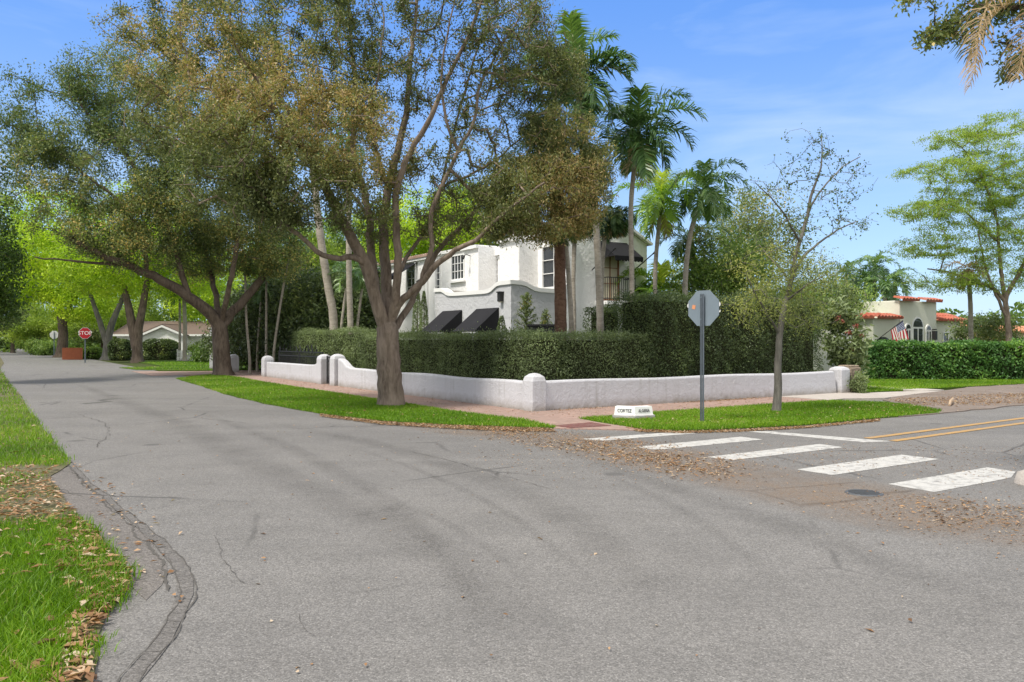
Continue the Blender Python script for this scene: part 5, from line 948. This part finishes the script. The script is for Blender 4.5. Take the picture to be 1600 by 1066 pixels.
# ================================================================== palms
def fronds(mb_list, center, n, L, r, elev=(75, -25), az0=0, lf=.55, lw=.035, n_l=34, droop=1.0, seg=9, fan=False, twist=.35, azr=None):
    Vs, Fs, Ts, off = mb_list
    for k in range(n):
        az = (az0 + 2.399 * k + r.normal(0, .25)) if azr is None else r.uniform(*azr); u = (k + .5) / n; el = R(elev[0] + (elev[1] - elev[0]) * u + r.normal(0, 6)); l = L * r.uniform(.85, 1.1) * (.75 + .25 * math.sin(math.pi * min(1, u + .3)))
        p = np.array(center, float); pts = [p.copy()]; e = el; d_az = np.array((math.cos(az), math.sin(az), 0.))
        for j in range(seg):
            p = p + (d_az * math.cos(e) + np.array((0, 0, math.sin(e)))) * l / seg; pts.append(p.copy()); e -= droop * (0.10 + .16 * (j / seg)) * (1.2 if e > -1.2 else .1)
        pts = np.array(pts); tn = norm(np.gradient(pts, axis=0)); side = norm(np.cross(tn, (0, 0, 1.) if abs(tn[0][2]) < .95 else d_az)); side = np.where((side @ np.cross(d_az, (0, 0, 1)))[:, None] < 0, -side, side); up = norm(np.cross(side, tn)); tint0 = r.uniform(.15, .75)
        # rachis
        w = np.linspace(.03, .006, seg + 1)[:, None] * (L / 2.4); v = np.vstack([pts - side * w, pts + side * w]); i = np.arange(seg); Vs.append(v); Fs.append(np.stack([i, i + 1, i + seg + 2, i + seg + 1], 1) + off[0]); Ts.append(np.full(seg, min(1, tint0 + .3))); off[0] += len(v)
        t = np.linspace(.10, .99, n_l) * seg; i0 = np.minimum(t.astype(int), seg - 1); fr = (t - i0)[:, None]; base = pts[i0] * (1 - fr) + pts[i0 + 1] * fr; tt = tn[i0]; uu = up[i0]; ss = side[i0]; s = t / seg
        ll = (lf * np.sin(math.pi * (.12 + .80 * s)) ** .7 * r.uniform(.85, 1.1, n_l))[:, None]
        for sg in (-1, 1):
            fw = (.35 + .9 * s)[:, None]; dd = norm(ss * sg + tt * fw + uu * (.38 + r.normal(0, twist, n_l))[:, None]); mid = base + dd * ll * .55; dn = dd + np.array((0, 0, -.55 - .25 * droop)); tip = mid + norm(dn) * ll * .45
            wv = norm(np.cross(dd, uu + r.normal(0, .2, (n_l, 3)))) * (lw * (.7 + .3 * np.sin(math.pi * s)))[:, None]
            v = np.stack([base - wv * .35, base + wv * .35, mid + wv * .5, mid - wv * .5, tip + wv * .06, tip - wv * .06], 1).reshape(-1, 3); i = np.arange(n_l)[:, None] * 6
            f = np.concatenate([i + np.array((0, 1, 2, 3)), i + np.array((3, 2, 4, 5))]); Vs.append(v); Fs.append(f + off[0]); off[0] += len(v); Ts.append(np.tile(np.clip(tint0 + r.normal(0, .1, n_l), 0, 1), 2))
def palm(label, Yp, trunk_px, r0, r1, crowns, mat='palm_leaf', tmat='palm_pale', seed=0, ground=True, shaft=True, skirt=0, name='palm_tree', group=None, z0=0.0):
    r = np.random.default_rng(seed); pts = [P(x, y, Yp) for x, y in trunk_px]
    if ground: pts = [(pts[0][0], Yp, z0 - .1)] + pts
    root = thing(name, label, 'palm tree', (pts[0][0], Yp, z0), group); c = spline(pts, .25); n = len(c); zz = np.linspace(0, 1, n); m = MB(); rad = (r0 + (r1 - r0) * zz) * (1 + .04 * np.sin(np.arange(n) * 2.1)) + r0 * .35 * np.exp(-zz * 14)
    m.tube(c, list(rad), 12); m.build('trunk', tmat, root, smooth=True)
    top = c[-1]
    if shaft:
        m = MB(); d = norm(c[-1] - c[-3]); m.tube([top - d * .05, top + d * .15, top + d * .55, top + d * .8], [r1 * 1.0, r1 * 1.45, r1 * 1.2, r1 * .6], 10); MATS.get('shaft') or plain('shaft', (.13, .19, .06), .4); m.build('crownshaft', 'shaft', root, smooth=True); top = top + d * .7
    lst = ([], [], [], [0])
    for kw in crowns: fronds(lst, top, r=r, **kw)
    np_mesh('crown', np.vstack(lst[0]), np.vstack(lst[1]), mat, root, tint=np.concatenate(lst[2]))
    if skirt:
        lst = ([], [], [], [0]); fronds(lst, top - np.array((0, 0, .25)), skirt, crowns[0]['L'] * .62, r, (-45, -80), 1.0, crowns[0].get('lf', .5) * .9, .035, 26, .8, 7); np_mesh('dead_fronds', np.vstack(lst[0]), np.vstack(lst[1]), 'palm_dead', root, tint=np.concatenate(lst[2]))
    return root
K = dict
palm('tallest feather palm, bright fronds above the brown clump, cut by the photo top', 27, [(938, 520), (935, 420), (928, 310), (915, 220), (903, 152)], .13, .10, [K(n=17, L=2.6, elev=(80, -35), lf=.85, lw=.075, n_l=46, droop=.95)], 'palm_leaf', seed=1)
palm('feather palm standing alone against the sky with a straight pale trunk', 28, [(987, 520), (987, 420), (986, 320), (994, 236)], .10, .08, [K(n=16, L=2.4, elev=(80, -40), lf=.8, lw=.07, n_l=44, droop=1.0)], 'palm_leaf', seed=2, skirt=3)
palm('yellow-green feather palm right of the house gable', 32, [(1024, 500), (1024, 420), (1031, 335)], .10, .08, [K(n=15, L=2.4, elev=(75, -40), lf=.62, lw=.06, n_l=40, droop=1.2)], 'palm_lime', seed=3, skirt=2)
palm('feather palm with a curved pale trunk left of the stop sign', 31, [(1070, 480), (1072, 420), (1079, 365), (1092, 322)], .12, .09, [K(n=14, L=2.0, elev=(80, -35), lf=.62, lw=.065, n_l=36, droop=1.3)], 'palm_leaf', seed=4)
palm('lower dark feather palm behind the curved palm trunk', 34, [(1084, 480), (1083, 440), (1082, 400)], .10, .08, [K(n=12, L=1.9, elev=(60, -30), lf=.55, lw=.06, n_l=34, droop=1.1)], 'palm_dark', seed=5)
palm('feather palm with a thick rough brown trunk before the house corner', 23.5, [(876, 500), (875, 440), (874, 380), (869, 300), (866, 225)], .19, .155, [K(n=22, L=2.2, elev=(70, -45), lf=.42, lw=.03, n_l=50, droop=.85)], 'palm_dark', 'palm_brown', seed=6, shaft=False, skirt=4)
BP = [o for o in bpy.data.objects if 'rough brown trunk' in str(o.get('label', ''))][0]; lst = ([], [], [], [0]); fronds(lst, P(872, 335, 23.5), 13, 1.1, np.random.default_rng(12), (-5, -80), 0, .40, .035, 30, .8, 8); np_mesh('hanging_fronds', np.vstack(lst[0]), np.vstack(lst[1]), 'palm_dark', BP, tint=np.concatenate(lst[2]))
palm('palm with a thin leaning pale trunk right beside the brown trunk', 24.5, [(893, 520), (889, 440), (884, 380), (877, 320), (868, 250)], .085, .065, [K(n=9, L=1.7, elev=(70, -30), lf=.5, lw=.05, n_l=34, droop=1.1)], 'palm_dark', seed=7)
palm('dark shaggy palm with drooping fronds hanging before the upper wall', 28.5, [(897, 500), (896, 440), (898, 370), (902, 330)], .08, .08, [K(n=18, L=1.2, elev=(20, -82), lf=.5, lw=.05, n_l=38, droop=1.1)], 'palm_dark', 'palm_pale', seed=8, shaft=False, skirt=5)
palm('shaggy palm with drooping dark fronds before the balcony awning', 30, [(941, 520), (940, 460), (944, 380), (957, 330)], .08, .08, [K(n=18, L=1.25, elev=(20, -82), lf=.5, lw=.05, n_l=38, droop=1.1)], 'palm_dark', 'palm_pale', seed=18, shaft=False, skirt=4)
palm('clump of broad yellow-green palm fronds right of the house corner', 34, [(1030, 470), (1030, 455)], .1, .1, [K(n=10, L=2.3, elev=(85, 15), lf=.8, lw=.08, n_l=30, droop=1.2), K(n=4, L=1.8, elev=(40, 10), lf=.8, lw=.08, n_l=28, droop=1.5)], 'palm_lime', seed=9, shaft=False)
palm('dark low palm fronds at the foot of the curved palm', 36, [(1110, 470), (1112, 430)], .1, .1, [K(n=10, L=1.9, elev=(70, 0), lf=.6, lw=.06, n_l=30, droop=1.1)], 'palm_leaf', seed=10, shaft=False)
for i, (px, py, Yp, L_) in enumerate(((1322, 432, 75, 2.7), (1352, 445, 70, 2.6), (1367, 420, 70, 2.8), (1398, 444, 72, 2.6), (1338, 455, 80, 2.4), (1383, 456, 66, 2.3))):
    palm('distant palm over the white neighbouring house, ' + ('leftmost and slender', 'with its crown below the tallest one', 'tallest of the cluster', 'rightmost of the cluster', 'low behind the slender one', 'low before the rightmost one')[i], Yp, [(px - 1, 500), (px, py + 8)], .16, .12, [K(n=12, L=L_, elev=(75, -30), lf=.8, lw=.1, n_l=24, droop=1.2)], 'palm_leaf', seed=30 + i, group='distant palms above the white neighbouring house')
palm('slender pale palm trunk before the right tile roof of the white house', 40, [(1517, 520), (1516, 470), (1512, 420)], .12, .10, [K(n=10, L=1.6, elev=(60, -50), lf=.5, lw=.06, n_l=26, droop=1.2)], 'palm_dead', seed=40, shaft=False)
# pale trunks behind the left hedge
palm('palm with a thick pale trunk leaning left behind the hedge', 38, [(521, 500), (513, 450), (505, 400), (497, 340), (488, 250)], .21, .17, [K(n=12, L=2.3, elev=(75, -20), lf=.6, lw=.05, n_l=36, droop=1.1)], 'palm_leaf', seed=11)
palm('palm with a straight pale trunk rising behind the hedge gap', 36, [(548, 530), (546, 460), (545, 400), (545, 330), (545, 240)], .14, .12, [K(n=12, L=2.2, elev=(75, -20), lf=.6, lw=.05, n_l=36, droop=1.1)], 'palm_leaf', seed=12)
for i, (pts, Yp) in enumerate((([(390, 560), (385, 500), (383, 430)], 42), ([(416, 560), (416, 500), (416, 430)], 43), ([(428, 550), (436, 490), (446, 430), (452, 400)], 42), ([(402, 560), (404, 520), (408, 470)], 45), ([(533, 520), (537, 480), (541, 450)], 38), ([(558, 520), (562, 480), (566, 450)], 39))):
    palm(('thin pale palm stem nearest the leaning tree', 'thin upright pale palm stem right of the white pier', 'thin pale palm stem leaning right above the short wall', 'shorter thin palm stem left of the upright one', 'slim brown palm stem between the two thick trunks', 'slim palm stem just right of the straight palm')[i], Yp, pts, .075, .055, [K(n=8, L=1.5, elev=(70, -20), lf=.45, lw=.05, n_l=24, droop=1.1)], 'palm_leaf', seed=50 + i, group='thin palm stems behind the left hedge')
palm('slim palm trunk standing by the white picket fence', 70, [(289, 545), (289, 510), (288, 480), (287, 450)], .2, .15, [K(n=10, L=2.4, elev=(70, -20), lf=.6, lw=.07, n_l=26, droop=1.1)], 'palm_leaf', seed=58)
palm('slim dark palm trunk left of the pale one before the low white house', 72, [(281, 545), (281, 510), (281, 470)], .12, .1, [K(n=8, L=2.2, elev=(70, -20), lf=.6, lw=.07, n_l=26, droop=1.1)], 'palm_leaf', seed=59)

# ================================================================== small garden plants by the house
def cone_plant(label, px, Yp, py_top, w, n, mat, seed, name='cypress', py_base=522, ll=.11, lw=.035, gaps=False, cat='cypress', planter=False):
    r = np.random.default_rng(seed); x = (px - 800) / FPX * Yp; ht = P(px, py_top, Yp)[2]; z0 = .5 if planter else 0; root = thing(name, label, cat, (x, Yp, 0)); m = MB(); m.tube([(x, Yp, 0), (x, Yp, ht * .6), (x + .02, Yp, ht * .98)], [.05, .03, .008], 6); cs = []
    if gaps:
        for k in range(46):
            h = .25 + .72 * k / 46; az = k * 2.4; ln = w * (1.05 - h) * 1.5 + .06; b0_ = np.array((x, Yp, ht * h)); b1_ = b0_ + np.array((math.cos(az) * ln, math.sin(az) * ln, ln * .55)); m.tube([b0_, (b0_ + b1_) / 2 - (0, 0, .02), b1_], [.012, .009, .004], 4)
            t = r.random((n // 46, 1)); cs.append(b0_ + (b1_ - b0_) * t + r.normal(0, .035, (n // 46, 3)))
        c = np.vstack(cs)
    else:
        h = r.random(n) ** .9; az = r.uniform(0, 6.283, n); rr = w * (np.sin(np.clip(.25 + h * .75, 0, 1) * math.pi) ** .7) * r.uniform(.6, 1.0, n) + .03; c = np.stack([x + np.cos(az) * rr, Yp + np.sin(az) * rr, z0 + .05 + h * (ht - z0)], 1)
    m.build('trunk', 'bark_dark', root); v, f = leaf_quads(c, ll, lw, .3, -.8, r); np_mesh('foliage', v, f, mat, root, tint=tintof(c, len(c), 3, .2, seed, .5))
cone_plant('slim columnar cypress at the wall behind the forked trunk, taller one', 652, 36.5, 452, .26, 3000, 'leaf_hedge', 1)
cone_plant('slim columnar cypress at the wall, shorter one left of the black awnings', 662.5, 36, 457, .22, 2600, 'leaf_hedge', 2)
cone_plant('sparse young conifer in front of the grey terrace corner', 822, 28.5, 455, .62, 2600, 'leaf_gray', 3, 'young_conifer', gaps=True, cat='conifer')
cone_plant('small conifer left of the terrace corner by the right awning', 784, 29, 496, .28, 1500, 'leaf_hedge', 4, 'young_conifer', cat='conifer')
cone_plant('small bushy conifer right of the sparse one', 852, 28, 482, .36, 1300, 'leaf_gray', 5, 'young_conifer', gaps=True, cat='conifer')
for px, Yp, lab in ((838, 28, 'dark square planter box below the sparse conifer'), (858, 27.6, 'dark square planter box below the bushy conifer')):
    x = (px - 800) / FPX * Yp; m = MB(); z1 = P(px, 507, Yp)[2]
    for w0, w1, h0, h1 in ((.24, .3, 0, z1 - .08), (.33, .33, z1 - .08, z1)): m.hexa([(x + i * w, Yp + j * w, z) for z, w in ((h0, w0), (h1, w1)) for i, j in ((-1, -1), (1, -1), (1, 1), (-1, 1))])
    tag(m.build('planter_box', 'lamp_dark', loc=(x, Yp, 0), bevel=.01), lab, 'planter')
blobtree('flowering_shrub', 'broad-leaved shrub with reddish flower heads at the right end of the white wall', 1322, 28.5, [(1322, 560), (1322, 540)], [(1320, 535, 0, .75, .8, 1.0, 80), (1330, 575, 0, .6, .6, .6, 40), (1312, 490, 0, .6, .6, .5, 36)], 'leaf_hedge', 'bark_dark', .06, 24, .14, .24, .085, 120, cat='shrub', zfrac=.1, base=.5)
FS = bpy.data.objects['flowering_shrub']; 
for px, py in ((1316, 503), (1338, 508), (1326, 520), (1345, 526), (1330, 545), (1310, 498)): c = np.array(P(px, py, 28.0)) + rng.normal(0, .045, (40, 3)); v, f = leaf_quads(c, .07, .05, .5); np_mesh('flower_head', v, f, 'flower', FS, tint=rng.random(len(c)))
blobtree('bush', 'small green bush at the foot of the rubble stone pier', 1342, 26.8, [(1342, 610)], [(1342, 600, 0, .28, .3, .4, 40)], 'leaf_hedge', 'bark_dark', .02, 30, .08, .10, .05, 121, cat='bush', zfrac=.1)
for i, (px, Yt, cy, w, h, mat_, lab) in enumerate(((1140, 33, 420, 1.9, 1.7, 'leaf_shrub', 'twiggy green shrub behind the stop sign'), (1190, 36, 360, 2.2, 2.0, 'leaf_gray', 'taller loose shrub behind the hedge right of the stop sign'), (1262, 42, 450, 2.8, 1.6, 'leaf_dark', 'dark round tree crown behind the hedge at the right'),
        (1150, 40, 350, 1.8, 2.2, 'leaf_gray', 'loose grey-green tree right of the curved palm'), (1300, 46, 470, 2.4, 1.4, 'leaf_shrub', 'green tree beside the white neighbouring house'), (1235, 34, 480, 1.6, .9, 'leaf_shrub', 'yellow-green shrub rising above the tall right hedge'), (1100, 37, 445, 2.0, 1.4, 'leaf_wisp', 'brownish twiggy shrub behind the low palms'))):
    blobtree('garden_tree', lab, px, Yt, [(px, 520), (px, cy + 20)], [(px, cy, 0, w, w, h, 130), (px - 25, cy + 25, 0, w * .7, w * .7, h * .7, 60), (px + 25, cy + 20, 0, w * .7, w * .7, h * .7, 60)], mat_, 'bark_thin', .12, 20 if i in (1, 3, 6) else 34, .24, .17, .075, 130 + i, None, 0, base=.5)
for i, (px, Yt, lab) in enumerate(((1516, 44, 'dark rounded bush before the right wing of the white house'), (1552, 42, 'loose green bush between the palm trunk and the feathery tree'))):
    blobtree('bush', lab, px, Yt, [(px, 545)], [(px, 525, 0, 1.3, 1, 1.1, 80), (px + 15, 515, 0, .9, .8, .9, 40)], 'leaf_dark' if i == 0 else 'leaf_gray', 'bark_dark', .06, 34, .18, .16, .07, 140 + i, None, 0, cat='bush', zfrac=.1, base=.55)

# ================================================================== trees on the right
Y5 = 19.7; T = Tree(55); tx, ty = G(1213, 645); t5 = thing('young_tree', 'thin sparse young tree on the right grass strip', 'tree', (tx, ty, 0)); L = lambda r0, r1, *pts: T.limb(PX(Y5, *pts), r0, r1, .25, .008)
L(.105, .075, (1213, 649), (1215, 600), (1217, 550), (1219, 510)); L(.075, .035, (1219, 510), (1228, 470, .1), (1238, 430, .2), (1246, 390, .2), (1258, 350, .2), (1266, 310, .1)); L(.035, .01, (1266, 310, .1), (1282, 262, 0), (1285, 215, 0))
L(.04, .01, (1217, 520), (1195, 485, -.3), (1178, 455, -.6), (1165, 425, -.9)); L(.045, .012, (1240, 425, .2), (1262, 395, .5), (1300, 365, .8), (1340, 345, 1)); L(.035, .01, (1250, 380, .2), (1232, 345, -.3), (1205, 310, -.7), (1180, 285, -1)); L(.03, .01, (1262, 330, .1), (1285, 295, .6), (1315, 262, .9), (1345, 245, 1)); L(.03, .01, (1236, 438, .2), (1208, 408, .5), (1185, 380, .9)); L(.03, .01, (1228, 470, .1), (1262, 445, -.4), (1290, 430, -.8))
tg = np.vstack([blob(*b, Y5, T.r, shell=.2) for b in ((1270, 250, 0, 1.0, 1.0, .9, 60), (1330, 275, 0, .6, .8, .55, 34), (1210, 290, 0, .7, .8, .6, 30), (1290, 330, 0, .9, .9, .7, 50), (1225, 360, 0, .9, .9, .6, 40), (1325, 350, 0, .7, .8, .5, 26))]); T.fill(tg, .22, zmin=2.2, jit=.03); k1 = len(T.tips)
tg = np.vstack([blob(*b, Y5, T.r, shell=.2) for b in ((1200, 420, -.3, 1.1, 1.0, .7, 80), (1265, 430, 0, 1.0, 1.0, .8, 80), (1180, 480, -.5, .9, .9, .6, 60), (1255, 490, .2, .9, .9, .6, 60))]); T.fill(tg, .22, zmin=1.7, jit=.04); T.finish(.0045); T.wood('trunk', 'bark_thin', t5, flare=.25); tp = np.array(T.tips)
T.leaves('crown', 'leaf_gray', t5, 6, .06, .075, .04, .3, .3, 3, .35, tips=tp[:k1]); T.leaves('lower_crown', 'leaf_wisp', t5, 26, .13, .075, .022, .3, .3, 4, .5, tips=tp[k1:])
Y6 = 38; fb = [(1470, 265, -1, 1.9, 2.4, .34, 120), (1450, 330, -1.5, 1.8, 2.2, .4, 110), (1500, 215, 0, 1.7, 2.4, .4, 100), (1560, 200, 0, 1.8, 2.4, .6, 110), (1580, 275, 0, 2.4, 2.4, 1.1, 170), (1530, 300, 0, 2.6, 2.4, 1.0, 170), (1520, 370, 0, 2.8, 2.4, 1.1, 190), (1460, 385, -1, 1.9, 2, .6, 90), (1590, 350, 0, 2.2, 2.4, 1.4, 170),
    (1480, 440, 0, 2.0, 2, .6, 90), (1560, 430, 0, 2.2, 2, 1.0, 140), (1620, 300, 0, 2.0, 2.5, 2.6, 170), (1640, 420, 0, 2, 2, 1.4, 90), (1540, 250, 0, 1.8, 2, .8, 110), (1490, 330, 1, 1.6, 2, .9, 80)]
blobtree('feathery_tree', 'feathery light green tree with layered branches at the right edge', 1580, Y6, [(1576, 525), (1572, 480), (1566, 440), (1562, 400), (1558, 340)], fb,
    'leaf_feather', 'bark_main', .16, 40, .17, .11, .045, 150, None, 0, step=.5, flat=.4, up=1.2, rtip=.35, zfrac=.25, amt=.36, limbs=[([(1570, 470), (1550, 450), (1520, 440), (1480, 425), (1450, 420)], .09, .03), ([(1568, 470), (1585, 440), (1605, 400), (1625, 340)], .12, .04), ([(1560, 380), (1530, 350), (1490, 320), (1450, 325)], .07, .02), ([(1558, 345), (1540, 290), (1510, 240), (1490, 220)], .07, .02), ([(1574, 500), (1560, 470), (1540, 420), (1528, 360)], .08, .03)])
# overhanging tree and palm just outside the right edge
Y7 = 9.5; blobtree('street_tree', 'overhanging dark-leaved branches in the top right corner of the photo', 1980, Y7, [(1975, 500), (1950, 300), (1900, 150), (1850, 60)],
    [(1485, 50, 0, .35, .4, .12, 34), (1455, 60, 0, .12, .2, .10, 14), (1520, 15, 0, .24, .4, .12, 20), (1595, 15, .2, .26, .5, .18, 26), (1585, 100, 0, .2, .4, .15, 26), (1620, 60, 0, .4, .6, .4, 50), (1700, 30, 0, .6, .8, .5, 60), (1800, 0, 0, .9, .9, .7, 60), (1440, -12, 0, .25, .3, .12, 14), (1640, -60, 0, 1.2, 1, .5, 60)],
    'leaf_gray', 'bark_dark', .2, 22, .055, .065, .034, 160, None, 0, step=.2, up=.6, base=.35, limbs=[([(1850, 60), (1750, 10), (1650, 0), (1580, 15), (1540, 5), (1510, 30), (1480, 48)], .05, .008), ([(1760, 15), (1680, 60), (1620, 80), (1590, 100)], .03, .008)])
palm('palm leaning in at the top right corner with a golden frond stem', 9.0, [(1770, 400), (1745, 200), (1690, 60), (1655, -15)], .14, .12, [K(n=9, L=1.9, elev=(75, 20), lf=.5, lw=.03, n_l=36, droop=1.2)], 'palm_dark', seed=70, shaft=False)
PR = [o for o in bpy.data.objects if 'golden frond' in str(o.get('label', ''))][0]; lst = ([], [], [], [0]); fronds(lst, P(1650, -10, 9.0), 3, 1.75, np.random.default_rng(4), (20, -35), 0, .34, .018, 46, 1.25, 10, azr=(2.95, 3.5)); np_mesh('hanging_fronds', np.vstack(lst[0]), np.vstack(lst[1]), 'palm_dead', PR, tint=np.concatenate(lst[2]))

# ================================================================== far mass of trees that closes the view
cs = []
for k in range(260):
    th = rng.uniform(-1.1, 1.1); d = rng.uniform(150, 240); x, y = math.sin(th) * d, math.cos(th) * d; h = rng.uniform(3, 8.5); w = rng.uniform(4, 8)
    n = 420; q = norm(rng.normal(size=(n, 3))) * rng.uniform(.75, 1, (n, 1)); cs.append(np.array((x, y, h * .45)) + q * np.array((w, w * .6, h * .58)))
c = np.vstack(cs); v, f = leaf_quads(c, 1.1, .6, .4); tag(np_mesh('distant_trees', v, f, 'leaf_shrub', tint=tintof(c, len(c), .12, .3, 2, .35)), 'far-off mass of green trees beyond the houses', None, None, 'stuff')
